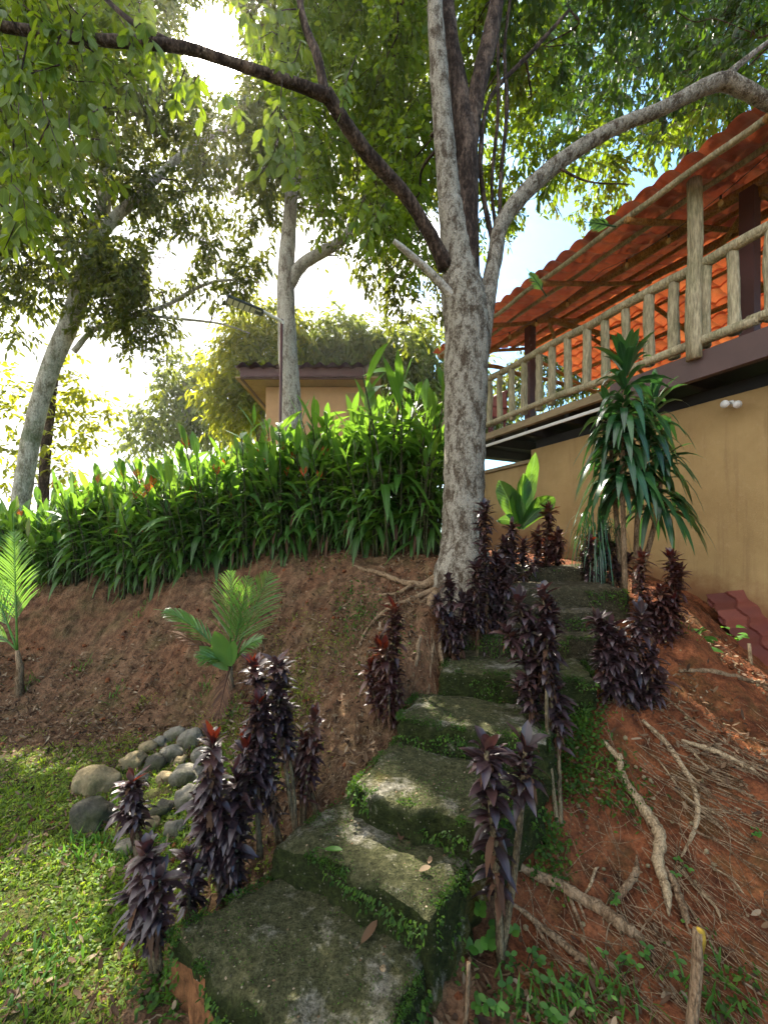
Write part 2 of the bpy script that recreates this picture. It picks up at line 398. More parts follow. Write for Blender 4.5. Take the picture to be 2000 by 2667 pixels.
def concrete(nm='mossy_concrete', br=0.):
    m = NT(nm); co = m.coord()
    a = m.noise(co, 3.0, 6, .7, .3); b = m.noise(co, 26, 6, .75); c3 = m.noise(co, 90, 4, .7)
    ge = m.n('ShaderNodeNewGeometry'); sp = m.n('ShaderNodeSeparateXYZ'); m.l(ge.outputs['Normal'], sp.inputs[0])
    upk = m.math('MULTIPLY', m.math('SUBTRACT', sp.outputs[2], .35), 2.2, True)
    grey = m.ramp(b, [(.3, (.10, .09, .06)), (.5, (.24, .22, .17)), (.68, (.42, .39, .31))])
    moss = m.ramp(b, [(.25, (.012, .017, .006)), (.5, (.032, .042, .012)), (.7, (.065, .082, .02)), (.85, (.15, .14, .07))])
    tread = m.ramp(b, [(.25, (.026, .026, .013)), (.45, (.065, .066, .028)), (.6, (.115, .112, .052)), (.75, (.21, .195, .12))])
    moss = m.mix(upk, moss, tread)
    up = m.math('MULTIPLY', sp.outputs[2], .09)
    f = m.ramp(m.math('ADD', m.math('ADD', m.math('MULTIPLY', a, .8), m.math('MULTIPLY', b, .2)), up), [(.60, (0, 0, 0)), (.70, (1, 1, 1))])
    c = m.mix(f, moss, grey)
    if br: c = m.mix(br, c, m.ramp(b, [(.3, (.03, .022, .015)), (.55, (.10, .075, .05)), (.8, (.26, .21, .15))]))
    yel = m.ramp(m.noise(m.coord((1.1, 1, 1)), 2.3, 3), [(.62, (0, 0, 0)), (.7, (.5, .5, .5))])
    c = m.mix(yel, c, (.16, .13, .03))
    vor = m.n('ShaderNodeTexVoronoi'); vor.inputs['Scale'].default_value = 55; m.l(co, vor.inputs['Vector'])
    vs_ = m.math('LESS_THAN', vor.outputs['Distance'], .22)
    sc_ = m.n('ShaderNodeSeparateColor'); m.l(vor.outputs['Color'], sc_.inputs[0])
    c = m.mix(m.math('MULTIPLY', vs_, m.math('GREATER_THAN', sc_.outputs[0], .72)), c, m.mix(sc_.outputs[1], (.05, .05, .03), (.34, .31, .22)))
    c = m.mix(m.ramp(c3, [(.34, (0, 0, 0)), (.52, (1, 1, 1))]), m.mix(.6, c, (.008, .01, .004)), c)
    h = m.math('ADD', m.math('ADD', b, m.math('MULTIPLY', c3, .6)), m.math('MULTIPLY', vor.outputs['Distance'], -.3))
    return m.done(m.pbr(c, .95, m.bump(h, 1., .035), .12))
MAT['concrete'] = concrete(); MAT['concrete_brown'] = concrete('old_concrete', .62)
MAT['soil_wall'] = plain('soil_wall', (.17, .08, .035), .95, .1, .75, 26, 1.0, 0, (1, 1, .6))
def rockm(name, c0, c1):
    m = NT(name); co = m.coord(); a = m.noise(co, 7, 6, .65); b = m.noise(co, 40, 5, .7)
    c = m.ramp(a, [(.3, c0), (.68, c1)])
    c = m.mix(m.ramp(m.noise(co, 4, 4), [(.46, (0, 0, 0)), (.64, (.8, .8, .8))]), c, (.05, .058, .022))
    c = m.mix(m.ramp(b, [(.3, (0, 0, 0)), (.6, (1, 1, 1))]), m.mix(.35, c, (0, 0, 0)), c)
    return m.done(m.pbr(c, .85, m.bump(m.math('ADD', a, b), .9, .018), .08))
MAT['rock_grey'] = rockm('rock_grey', (.13, .12, .095), (.33, .30, .235))
MAT['rock_tan'] = rockm('rock_tan', (.20, .15, .08), (.42, .34, .20))
MAT['rock_dark'] = rockm('rock_dark', (.045, .042, .033), (.12, .11, .085))
MAT['lichen'] = plain('lichen', (.30, .20, .03), .9, .1, .5, 25, .5)
# ------------------------------------------------------------------ terrain
def Hp(px, py, H):      # photo pixel (2000 wide) and metres below the eye
    d = H*F/(py-HY); return ((px-1000)*d/F, d, E-H)
def Dp(px, py, d):
    return ((px-1000)*d/F, d, E-(py-HY)*d/F)
H0 = 1.80
STEP = []   # (list of 4 tread corners in plan: front-left, front-right, back-right, back-left, z)
def sc(px, py, H): q = Hp(px, py, H); return (q[0], q[1])
hs = [1.56, 1.39, 1.22, 1.05, .88, .71, .54, .37, .22]
STEP.append(([(-.87, 1.72), (-.10, 1.14), (.22, 1.72), (-.44, 2.06)], E-hs[0]))
STEP.append(([(-.476, 2.0), (.17, 1.60), (.46, 1.98), (-.16, 2.44)], E-hs[1]))
STEP.append(([sc(916, 2037, 1.22), sc(1241, 2142, 1.22), (.80, 2.20), (.12, 2.74)], E-hs[2]))
STEP.append(([(.09, 2.60), (.86, 2.30), (1.05, 2.75), (.24, 3.05)], E-hs[3]))
STEP.append(([(.42, 3.0), (1.41, 2.80), (1.55, 3.35), (.50, 3.45)], E-hs[4]))
STEP.append(([(.62, 3.36), (1.72, 3.26), (1.80, 3.62), (.70, 3.70)], E-hs[5]))
STEP.append(([(.85, 3.58), (1.85, 3.50), (1.95, 3.90), (.95, 3.98)], E-hs[6]))
STEP.append(([(1.05, 3.78), (2.10, 3.68), (2.2, 4.35), (1.15, 4.45)], E-hs[7]))
STEP.append(([(1.30, 4.36), (2.2, 4.26), (2.3, 4.9), (1.4, 5.0)], E-hs[8]))
CP = []
for c, z in STEP:
    c = np.array(c); m = c.mean(0)
    for q in list(c*.72+m*.28)+[m]: CP.append((q[0], q[1], z-.26))
AX = np.array([-.432, .902]); BX = np.array([.902, .432])
def HU(u, v, z): return np.array([BX[0]*v+AX[0]*u, BX[1]*v+AX[1]*u, z])   # house frame; v = distance right of the camera
VW = 5.95   # wall plane
for t in [ # left lawn
    Hp(0, 2667, 1.82), Hp(200, 2500, 1.82), Hp(398, 2560, 1.80), Hp(150, 2200, 1.8), Hp(0, 2150, 1.8), Hp(400, 2250, 1.78), Hp(300, 2000, 1.76), Hp(0, 2000, 1.78),
    Hp(600, 2200, 1.68), Hp(550, 2050, 1.66), Hp(844, 2100, 1.50), Hp(740, 2130, 1.58), Hp(940, 2000, 1.36), Hp(650, 2280, 1.70),
    Hp(0, 1840, 1.74), Hp(120, 1840, 1.72), Hp(300, 1850, 1.72), Hp(480, 1890, 1.72), Hp(650, 1940, 1.62), Hp(840, 1960, 1.42),
    # bank face
    Dp(50, 1700, 5.25), Dp(250, 1690, 5.2), Dp(450, 1700, 4.75), Dp(650, 1700, 4.35), Dp(800, 1720, 3.8), Dp(930, 1720, 3.45), Dp(1010, 1700, 3.25), Dp(1080, 1750, 3.05),
    Dp(250, 1590, 5.7), Dp(450, 1560, 5.3), Dp(700, 1530, 4.85), Dp(880, 1540, 4.3), Dp(1050, 1560, 3.75), Dp(1130, 1600, 3.4),
    # hedge foot
    Dp(-150, 1545, 6.7), Dp(50, 1515, 6.3), Dp(250, 1505, 6.0), Dp(480, 1482, 5.6), Dp(720, 1430, 5.3), Dp(900, 1440, 4.9), Dp(1100, 1450, 4.35), Dp(1212, 1465, 3.9),
    Dp(300, 1470, 7.2), Dp(720, 1430, 6.5), Dp(1000, 1430, 6.0), Dp(1212, 1430, 5.0),
    (-8, 9, E-.45), (-3, 9, E-.2), (0, 8, E-.05), (2, 9, E-.1), (-9, 7, E-.7), (-12, 5, E-1.5), (-8, 4.2, E-1.8), (-5, 2, E-1.82), (-5, 0, E-1.84), (-1, 0, E-1.86), (-2, 1, E-1.84),
    (-10, 0, E-1.9), (1, 0, E-1.86), (4, 0, E-1.86),
    # right slope
    Hp(1900, 2640, 1.78), Hp(1400, 2640, 1.76), Hp(1150, 2640, 1.78), Hp(1700, 2350, 1.64), Hp(1950, 2300, 1.6), Hp(1420, 2330, 1.66), Hp(1250, 2420, 1.72), Hp(1500, 2200, 1.54), Hp(1386, 2290, 1.62),
    Hp(1700, 2100, 1.42), Hp(1950, 2050, 1.34), Hp(1470, 2080, 1.42), Hp(1560, 1960, 1.25), Hp(1700, 1930, 1.2), Hp(1900, 1900, 1.2), Hp(1620, 1850, 1.05), Hp(1760, 1800, 1.02), Hp(1720, 1700, .84), Hp(1830, 1690, .9), Hp(1960, 1770, 1.12),
    Hp(1700, 1600, .62), Hp(1790, 1570, .62), (2.45, 4.4, E-.42), (2.3, 4.9, E-.32), (2.6, 3.6, E-.7),
    Hp(1930, 1685, 1.12), Hp(2010, 1760, 1.32), tuple(HU(3.1, VW, E-.68)), tuple(HU(2.4, VW, E-1.3)), tuple(HU(1.6, VW, E-1.45)), tuple(HU(0., VW, E-1.6)), tuple(HU(-1.5, VW, E-1.7)), tuple(HU(3.8, VW, E-.42)), tuple(HU(5, VW, E-.25)), tuple(HU(8, VW, E-.2)),
    (4, 2, E-1.6), (5, 1, E-1.75), (8, 4, E-1.4), (8, 8, E-.3), (1.4, 5.2, E-.2), (.8, 4.8, E-.1)]: CP.append(t)
CP = np.array(CP)
def _ph(a, b): return np.sqrt(((a[:, None, :]-b[None])**2).sum(-1)+.004)
_A = _ph(CP[:, :2], CP[:, :2])+np.eye(len(CP))*-.015
_n = len(CP); _S = np.zeros((_n+1, _n+1)); _S[:_n, :_n] = _A; _S[:_n, _n] = 1; _S[_n, :_n] = 1
_w = np.linalg.solve(_S, np.append(CP[:, 2], 0))
def hz(x, y):
    x = np.clip(np.atleast_1d(np.asarray(x, float)), -11, 8.); y = np.clip(np.atleast_1d(np.asarray(y, float)), -.5, 9)
    out = np.empty(x.shape); xf, yf, of = x.ravel(), y.ravel(), out.reshape(-1)
    for i in range(0, len(xf), 20000):
        q = np.stack([xf[i:i+20000], yf[i:i+20000]], 1)
        of[i:i+20000] = _ph(q, CP[:, :2])@_w[:_n]+_w[_n]
    return out
def gz(x, y): return float(hz(x, y)[0])
def GP(x, y, up=0.):
    """where the sight line through picture point (x, y) meets the ground"""
    px, py = x*K, y*K
    d = np.linspace(.9, 10, 1400)
    X = (px-1000)*d/F; Z = E-(py-HY)*d/F
    g = hz(X, d)+up
    k = np.argmax(Z <= g) if (Z <= g).any() else len(d)-1
    return np.array([X[k], d[k], Z[k]])
# the sheet
def axis(lo, hi, step, far):
    core = list(np.arange(lo, hi+step/2, step)); a = []; b = []
    s = step; p = core[-1]
    while p < far: s *= 1.35; p += s; b.append(p)
    s = step; p = core[0]
    while p > -far: s *= 1.35; p -= s; a.append(p)
    return np.array(a[::-1]+core+b)
gx = axis(-6, 4.6, .034, 400); gy = axis(.9, 7.2, .034, 400)
XX, YY = np.meshgrid(gx, gy)
ZZ = hz(XX, YY)
near = (XX > -7) & (XX < 5.5) & (YY > .5) & (YY < 8)
# steepness for relief and colour
dzy = np.gradient(ZZ, axis=0)/np.maximum(np.gradient(YY, axis=0), 1e-6)
dzx = np.gradient(ZZ, axis=1)/np.maximum(np.gradient(XX, axis=1), 1e-6)
steep = np.clip(np.hypot(dzx, dzy), 0, 1.5)
iy, ix = np.nonzero(near)
for a, b in zip(iy, ix):
    x, y, z = XX[a, b], YY[a, b], ZZ[a, b]
    k = .35+.65*min(1, steep[a, b])
    n1 = mnoise.noise(Vector((x*2.2, y*2.2, z*1.2))); n2 = mnoise.noise(Vector((x*7+9, y*7, z*3))); n3 = mnoise.noise(Vector((x*19, y*19+5, z*8)))
    st = abs(mnoise.noise(Vector((x*9, 3.3, z*1.3))))
    n4 = mnoise.noise(Vector((x*34, y*34, z*10)))
    ZZ[a, b] += k*(.06*n1+.045*n2+.026*n3+.012*n4)-(.08*st*min(1, steep[a, b]) if x < .9 else .05*st*min(1, steep[a, b]))
# lawn mask
def lawn(x, y, z):
    e = np.clip((-.9+.14*(y-1.7)*2-x)/.35, 0, 1)
    k = np.clip((4.1-y)/.8, 0, 1)
    return e*k
LM = lawn(XX, YY, ZZ)
far_ = ((YY > 8) | (XX < -7) | (XX > 6)).astype(float)
at = np.zeros(XX.shape+(4,)); at[..., 0] = np.clip(np.maximum(LM*.95, far_)-.25+.1*(YY > 6), 0, 1)
moss_r = np.clip(1-np.abs(YY-(2.0+1.1*(XX)))/.6, 0, 1)*(XX > -.2)*(XX < 2)
at[..., 0] = np.maximum(at[..., 0], .15*moss_r)
at[..., 1] = np.where(XX < .55, .9, .0)+np.clip((4.9-YY), 0, 1)*(XX < 0)*.2
n0, n1_ = XX.shape
ii = np.arange(n0-1)[:, None]*n1_; jj = np.arange(n1_-1)[None]
Q = np.stack([ii+jj, ii+jj+1, ii+n1_+jj+1, ii+n1_+jj], -1).reshape(-1, 4)
mb = MB(); mb.add(np.stack([XX, YY, ZZ], -1).reshape(-1, 3), [Q], at.reshape(-1, 4), 0, True)
tag(mb.build('ground', MAT['soil']), kind='structure')
def gnd(n, cond, lo, hi):
    out = []
    while sum(map(len, out)) < n:
        x = rng.uniform(lo[0], hi[0], n); y = rng.uniform(lo[1], hi[1], n); k = cond(x, y); out.append(np.stack([x[k], y[k]], 1))
    q = np.concatenate(out)[:n]; return np.column_stack([q, hz(q[:, 0], q[:, 1])])
def in_steps(x, y):
    r = np.zeros(np.shape(x), bool)
    for c, z in STEP:
        c = np.array(c); ins = np.ones(np.shape(x), bool)
        for i in range(4):
            a, b = c[i], c[(i+1) % 4]
            ins &= ((b[0]-a[0])*(y-a[1])-(b[1]-a[1])*(x-a[0])) > -.02
        r |= ins
    return r

# ------------------------------------------------------------------ stairway
stair = empty('stone_stairway', (-.3, 1.7, E-1.8), 'mossy concrete stairway curving up the red soil bank to the house', 'stairs')
LOC = np.array(stair.location)
for k_, (c, z) in enumerate(STEP):
    c = np.array(c, float); nu, nv = 34, 22; mb = MB()
    hgt = .30 if z > E-1.5 else .42
    # tread grid + skirt following an irregular outline
    u = np.linspace(0, 1, nu+1); v = np.linspace(0, 1, nv+1); U, V = np.meshgrid(u, v)
    P = ((1-U)*(1-V))[..., None]*c[0]+(U*(1-V))[..., None]*c[1]+(U*V)[..., None]*c[2]+((1-U)*V)[..., None]*c[3]
    ctr = c.mean(0)
    Z = np.full(U.shape, z)
    rows = []
    for i in range(nv+1):
        for j in range(nu+1):
            x, y = P[i, j]
            e = min(U[i, j], 1-U[i, j], V[i, j], 1-V[i, j])
            w = mnoise.noise(Vector((x*3.1, y*3.1, z*5)))
            if e < .001:
                dirn = (P[i, j]-ctr); dirn /= np.linalg.norm(dirn)
                P[i, j] += dirn*(w*.06+.022*mnoise.noise(Vector((x*11, y*11, z)))+.014*mnoise.noise(Vector((x*31, y*31, z))))
            ed = min(U[i, j], 1-U[i, j])*nu*.5+0; ed2 = min(V[i, j], 1-V[i, j])*nv*.5
            ef = min(1, min(ed, ed2)/.9)
            Z[i, j] += .014*mnoise.noise(Vector((x*4, y*4, z)))+.012*mnoise.noise(Vector((x*15, y*15, z)))+.005*mnoise.noise(Vector((x*40, y*40, z)))-(.014+.035*max(0, mnoise.noise(Vector((x*8, y*8, z+4)))))*(1-ef)
    top = np.dstack([P, Z]).reshape(-1, 3)
    w_ = nu+1
    ii = np.arange(nv)[:, None]*w_; jj = np.arange(nu)[None]
    mb.add(top-LOC, [np.stack([ii+jj, ii+jj+1, ii+w_+jj+1, ii+w_+jj], -1).reshape(-1, 4)], None, 0, True)
    ring = [(0, j) for j in range(nu)]+[(i, nu) for i in range(nv)]+[(nv, j) for j in range(nu, 0, -1)]+[(i, 0) for i in range(nv, 0, -1)]
    rp = np.array([[*P[a, b], Z[a, b]] for a, b in ring]); lv = 12; SK = []
    for q in range(lv+1):
        f = q/lv; p = rp.copy(); p[:, 2] -= hgt*f
        for k in range(len(p)):
            dirn = rp[k, :2]-ctr; dirn /= np.linalg.norm(dirn)
            dd = .028*mnoise.noise(Vector((p[k, 0]*5, p[k, 1]*5, p[k, 2]*6)))+.022*mnoise.noise(Vector((p[k, 0]*22, p[k, 1]*22, p[k, 2]*22)))
            p[k, :2] += dirn*((dd+.012+.02*f) if q else 0)
        SK.append(p)
    m_ = len(rp); ii = np.arange(lv)[:, None]*m_; jj = np.arange(m_)[None]; j2 = (jj+1) % m_
    QQ = np.stack([ii+jj, ii+m_+jj, ii+m_+j2, ii+j2], -1); SKc = np.concatenate(SK)-LOC
    if k_ == 0:
        lo = (SKc[QQ[..., 0], 2]+.10*np.array([mnoise.noise(Vector((a_[0]*6, a_[1]*6, 1))) for a_ in SKc])[QQ[..., 0]] < z-LOC[2]-.085)
        mb.add(SKc, [QQ[~lo]], None, 0, True); mb.add(SKc, [QQ[lo]], None, 1, True)
    else: mb.add(SKc, [QQ.reshape(-1, 4)], None, 0, True)
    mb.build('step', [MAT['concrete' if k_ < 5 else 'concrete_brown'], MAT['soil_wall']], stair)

# ------------------------------------------------------------------ trees
def tree(name, label, loc, group=None): return empty(name, loc, label, 'tree', group)
def limb(root, nm, spec, mat, n=10, per=6, bump=.12):
    mb = MB(); S = path3(mb, spec, n, per, bump); mb.v = [v-np.array(root.location) for v in mb.v]
    mb.build(nm, MAT[mat], root); return S
CARVE = []   # gaps in the canopy: sun reaches these spots
def _carve(): 
    for x, y, r, d in [(50, 2010, .36, 0), (150, 2090, .2, 0), (30, 1890, .18, 0), (100, 1770, .08, 0), (260, 2150, .12, 0), (880, 1875, .13, -2), (820, 1830, .10, -2), (780, 1790, .06, -2), (1010, 1735, .07, -3), (1640, 2150, .16, 0), (1550, 2080, .10, 0), (1440, 2040, .13, 0), (1395, 2110, .11, 0), (1300, 2125, .12, 0), (1520, 1985, .09, 0), (1480, 2110, .08, 0), (1600, 1590, .12, 0),
        (1440, 1210, .22, 3.5), (1185, 1150, .18, 4.4), (1245, 1255, .16, 4.3), (852, 1310, .13, 2.85), (1450, 1330, .16, 3.4), (1290, 1150, .1, 4.3), (1120, 1300, .08, 2.6), (1090, 1560, .12, 1.7), (1158, 990, .12, 4.6), (450, 1600, .1, 2.), (560, 1420, .1, 2.25),
        (100, 1080, .4, 6.4), (280, 1000, .4, 6.2), (450, 950, .35, 6), (650, 910, .35, 5.8), (860, 850, .35, 5.3), (760, 900, .2, 5.5), (30, 1200, .3, 5), (520, 1290, .2, 4.8), (330, 1620, .12, 0), (230, 1670, .12, 0), (620, 1200, .15, 5.4)]:
        p = GP(x, y) if d == 0 else (W(x, y, (E-STEP[-d-1][1])*F/(y*K-HY)) if d < 0 else W(x, y, d)); CARVE.append((p, r))
_carve()
def lit(O):
    k = np.ones(len(O), bool)
    for p, r in CARVE:
        v = O-p; t = v@SUN; dist = np.linalg.norm(v-t[:, None]*SUN, axis=1); k &= ~((dist < r*(.8+.4*rng.random(len(O)))) & (t > 0))
    return k
SUN = norm(np.array([(465*K-1000)/F, 1., (HY-105*K)/F]))
def crown(root, clumps, nspray, nleaf, L, Wd, mat, T=T_SM, limbs=None, hang=.5, clear=3.6, seed=1, twig_mat='bark_brown', wand=.45, droop=.35, spread=1.):
    """clumps rows (x, y, d, r in picture units, depth radius in m)"""
    g = np.random.default_rng(seed); loc = np.array(root.location)
    O = []; Dn = []; tw = MB(); nt = 0
    skel = np.concatenate([s[:, :3] for s in limbs]) if limbs else None
    skr = np.concatenate([s[:, 3] for s in limbs]) if limbs else None
    if skel is not None: clumps = sorted(clumps, key=lambda q_: np.min(np.linalg.norm(skel-W(q_[0], q_[1], q_[2]), axis=1)))
    for (x, y, d, r, rd) in clumps:
        c = W(x, y, d); rm = M(r, d)
        if skel is not None:
            # a limb from the skeleton to the clump
            dist = np.linalg.norm(skel-c, axis=1); k = np.argmin(dist+(skel[:, 2] > c[2])*.35+(skr < .012)*.1)
            a = skel[k]; mid = (a+c)/2+g.normal(0, .12, 3)*dist[k]*.5
            mid2 = (a*.25+c*.75)+g.normal(0, .09, 3)*dist[k]; pp_ = smooth_path([a, mid, mid2, c], 5)
            rr_ = np.linspace(min(skr[k]*.7, .010+.011*dist[k]), .005, len(pp_)); tube(tw, pp_-loc, rr_, 5, .1)
            skel = np.concatenate([skel, pp_[3:]]); skr = np.concatenate([skr, rr_[3:]])
        ns = max(1, int(nspray*(r/60.)**2)) if nspray > 0 else -nspray
        q = g.normal(size=(ns, 3)); q = norm(q)*(g.random((ns, 1))**.45)*[rm, rd, rm*.8]
        p0 = c+q*.82
        dr = norm(norm(q)*.8+g.normal(0, .5, (ns, 3))+[0, 0, -hang*.5])
        ln = (L*nleaf*.32)*(.7+.6*g.random(ns))*wand/.45
        for i in range(ns):
            if nt < 2600 and i % 2 == 0:
                a = p0[i]; b = a+dr[i]*ln[i]+[0, 0, -.12*ln[i]]
                tube(tw, np.array([c*.35+a*.65, a, (a+b)/2+[0, 0, .03*ln[i]], b])-loc, [.005, .004, .003, .0015], 3, 0, cap=False); nt += 1
        t = (np.arange(nleaf)+.5)/nleaf
        pp = p0[:, None]+dr[:, None]*(ln[:, None]*t)[..., None]; pp[..., 2] -= .12*(ln[:, None]*t*t)
        side = norm(np.cross(dr, [0, 0, 1.0]))[:, None]*np.where(np.arange(nleaf) % 2 == 0, 1, -1)[None, :, None]
        ld = dr[:, None]*.6+side*.8*spread+g.normal(0, .35, (ns, nleaf, 3))+[0, 0, -hang*.8]
        O.append(pp.reshape(-1, 3)); Dn.append(ld.reshape(-1, 3))
    O = np.concatenate(O); Dn = norm(np.concatenate(Dn))
    rel = norm(O-[0, 0, E]); ang = np.degrees(np.arccos(np.clip(rel@SUN, -1, 1)))
    keep = (ang > clear*(.75+.5*g.random(len(O)))) & (O[:, 1] > 1.2) & lit(O)
    O, Dn = O[keep], Dn[keep]; N = len(O)
    nn = norm(g.normal(0, .55, (N, 3))+[0, 0, 1])
    mb = MB(); s = (.65+.7*g.random(N))
    leaves(mb, T, O-loc, Dn, nn, L*s, Wd*s, droop*(.3+g.random(N)), .2, g.random(N))
    for v_, a_, in zip(tw.v, tw.a): pass
    base_ = mb.n; mb.v += tw.v; mb.a += tw.a; mb.f += [f_+base_ for f_ in tw.f]; mb.m += [m_+1 for m_ in tw.m]; mb.sm += tw.sm; mb.n += tw.n
    mb.build('crown', [MAT[mat], MAT[twig_mat]], root)
    return N
def fill(x0, y0, x1, y1, step, dlo, dhi, r, rd, holes=(), seed=3, poly=None):
    g = np.random.default_rng(seed); out = []
    for yy in np.arange(y0, y1, step):
        for xx in np.arange(x0, x1, step):
            x = xx+g.uniform(-.45, .45)*step; y = yy+g.uniform(-.45, .45)*step
            if any(((x-hx)/ha)**2+((y-hy)/hb)**2 < 1 for hx, hy, ha, hb in holes): continue
            out.append((x, y, g.uniform(dlo, dhi), r*g.uniform(.75, 1.25), rd))
    return out
# --- big tree by the stairs
base = W(1000, 1215, 3.85)
T1 = tree('shade_tree', 'big mottled pale-barked shade tree with forked trunk standing beside the stairs', base)
sk = []
limb(T1, 'trunk', [(1000, 1330, 3.8, 78), (1000, 1230, 3.82, 60), (1000, 1150, 3.85, 46), (1003, 1000, 3.85, 44), (1006, 850, 3.85, 45), (1008, 720, 3.85, 48), (1000, 640, 3.85, 46), (990, 560, 3.85, 34), (972, 440, 3.85, 27)], 'bark', 22, 9, .1)
sk.append(limb(T1, 'branch', [(975, 470, 3.85, 26.0), (962, 330, 3.85, 23.1), (950, 180, 3.85, 20.3), (942, 60, 3.85, 17.4), (930, -120, 3.9, 13.4), (900, -300, 4, 7.7)], 'bark', 14))
sk.append(limb(T1, 'branch', [(1004, 640, 3.84, 32.7), (1003, 480, 3.9, 29.9), (1004, 320, 3.95, 27.9), (990, 200, 4, 21.2), (968, 60, 4.0, 18.3), (955, -120, 4.1, 13.4), (960, -300, 4.2, 8.6)], 'bark_brown', 14))
sk.append(limb(T1, 'branch', [(1008, 330, 3.95, 21.2), (1030, 200, 4., 19.3), (1058, 80, 4.05, 17.4), (1085, -60, 4.1, 13.4), (1130, -260, 4.2, 7.7)], 'bark_brown', 12))
sk.append(limb(T1, 'branch', [(1035, 760, 3.85, 22.2), (1052, 640, 3.86, 18.5), (1068, 560, 3.88, 16.3), (1085, 480, 3.9, 16.3), (1150, 400, 3.9, 17.0), (1230, 335, 3.9, 15.5), (1330, 275, 3.9, 14.1), (1430, 235, 3.9, 14.1), (1550, 178, 3.9, 16.3), (1610, 195, 3.9, 14.8), (1700, 235, 3.95, 12.6), (1900, 230, 4.0, 6.7)], 'bark', 14, 7))
sk.append(limb(T1, 'branch', [(1550, 178, 3.9, 8.9), (1620, 120, 3.9, 5.9), (1700, 60, 4, 3.7)], 'bark', 8))
sk.append(limb(T1, 'branch', [(965, 580, 3.8, 17.8), (925, 500, 3.7, 14.1), (870, 415, 3.6, 14.1), (800, 340, 3.45, 15.5), (745, 265, 3.3, 14.8), (705, 200, 3.2, 15.5)], 'bark_brown', 12, 7))
sk.append(limb(T1, 'branch', [(712, 210, 3.2, 13.3), (640, 182, 3.15, 11.8), (560, 155, 3.05, 11.1), (480, 128, 3., 10.4), (400, 104, 2.95, 11.1), (300, 92, 2.9, 11.1), (180, 84, 2.85, 10.4), (60, 66, 2.8, 10.4), (-120, 40, 2.8, 8.1), (-350, 20, 2.8, 4.4)], 'bark_brown', 12, 7))
sk.append(limb(T1, 'branch', [(705, 215, 3.2, 11.1), (685, 120, 3.2, 9.6), (655, 40, 3.2, 8.1), (630, -120, 3.2, 5.2)], 'bark_brown', 10))
sk.append(limb(T1, 'branch', [(380, 98, 2.95, 6.7), (290, 50, 2.9, 5.9), (220, -10, 2.9, 4.4)], 'bark_brown', 8))
limb(T1, 'branch', [(985, 650, 3.75, 11.1), (930, 590, 3.7, 8.9), (880, 545, 3.6, 7.4), (850, 520, 3.55, 5.2)], 'bark_pale', 10)
sk.append(limb(T1, 'branch', [(1068, 540, 3.9, 5.9), (1045, 430, 4, 5.2), (1038, 330, 4., 5.2), (1060, 210, 4.1, 4.4), (1150, 110, 4.2, 4.4), (1230, 20, 4.3, 3.0)], 'bark_brown', 8))
sk.append(limb(T1, 'branch', [(1078, 520, 3.9, 5.2), (1082, 380, 4, 4.4), (1095, 230, 4.1, 4.4), (1090, 100, 4.2, 3.7), (1110, -60, 4.2, 3.0)], 'bark_brown', 8))
sk.append(limb(T1, 'branch', [(1074, 520, 3.9, 4.4), (1062, 400, 4.1, 3.7), (1075, 250, 4.2, 3.7), (1075, 60, 4.3, 3.0)], 'bark_brown', 8))
limb(T1, 'branch', [(1200, 360, 3.9, 3.0), (1270, 392, 3.8, 1.9), (1360, 398, 3.7, 1.1)], 'bark_brown', 6)
def groot(spec):
    P = []
    for (x, y, r) in spec:
        q = GP(x, y); rr = M(r*.72, q[1]); P.append([*(q+np.array([0, 0, rr*.2])), rr])
    mb = MB(); S = smooth_path(np.array(P), 7); S[:, :3] += np.array([mnoise.noise_vector(Vector(p*9)) for p in S[:, :3]])*.018
    tube(mb, S[:, :3]-np.array(T1.location), np.maximum(S[:, 3], .002), 9, .2); mb.build('root', MAT['root'], T1)
for q in [[(962, 1240, 24), (925, 1262, 14), (880, 1262, 9), (820, 1240, 7), (760, 1222, 5)], [(960, 1262, 20), (925, 1310, 10), (905, 1390, 7), (890, 1460, 5)], [(985, 1275, 24), (972, 1340, 14), (985, 1420, 9), (990, 1500, 5)],
          [(1035, 1270, 20), (1052, 1330, 13), (1045, 1420, 8)], [(940, 1275, 10), (880, 1300, 8), (820, 1330, 6), (770, 1400, 4)], [(930, 1290, 9), (860, 1350, 6), (840, 1440, 5), (830, 1500, 4)], [(950, 1300, 8), (935, 1400, 6), (925, 1500, 5), (905, 1560, 3)],
          [(900, 1262, 7), (850, 1282, 5), (770, 1290, 4), (720, 1330, 3)], [(965, 1300, 9), (950, 1380, 7), (955, 1470, 5), (940, 1540, 4)]]: groot(q)
holes1 = [(1190, 520, 140, 130), (760, 600, 210, 120), (1120, 600, 70, 150), (468, 105, 40, 45), (1000, 760, 300, 120)]
cl = fill(640, -160, 1150, 330, 72, 4.7, 6.8, 58, .6, holes1, 11)
clr = fill(1130, -160, 1720, 200, 80, 4.5, 6.6, 56, .6, holes1, 15)
cl += fill(700, 330, 960, 430, 78, 4.6, 6.2, 46, .5, holes1, 12)
cl += fill(1030, 330, 1200, 480, 70, 4.8, 6.4, 42, .5, [(1190, 520, 130, 130)], 13)
cl += [(1290, 390, 6.4, 50, .4), (1350, 350, 6.2, 45, .4), (1430, 290, 6, 45, .4), (1310, 320, 6.2, 50, .4), (1500, 240, 6, 45, .4), (1250, 330, 5.6, 50, .4), (1600, 180, 6, 45, .4), (1560, 220, 5.6, 40, .4),  (1330, 420, 7.2, 40, .3), (1270, 440, 7.4, 35, .3),
       (820, 430, 4.4, 40, .4), (850, 500, 4.5, 40, .4), (800, 470, 4.5, 35, .4), (900, 560, 4.4, 30, .3), (880, 430, 4.6, 40, .4)]
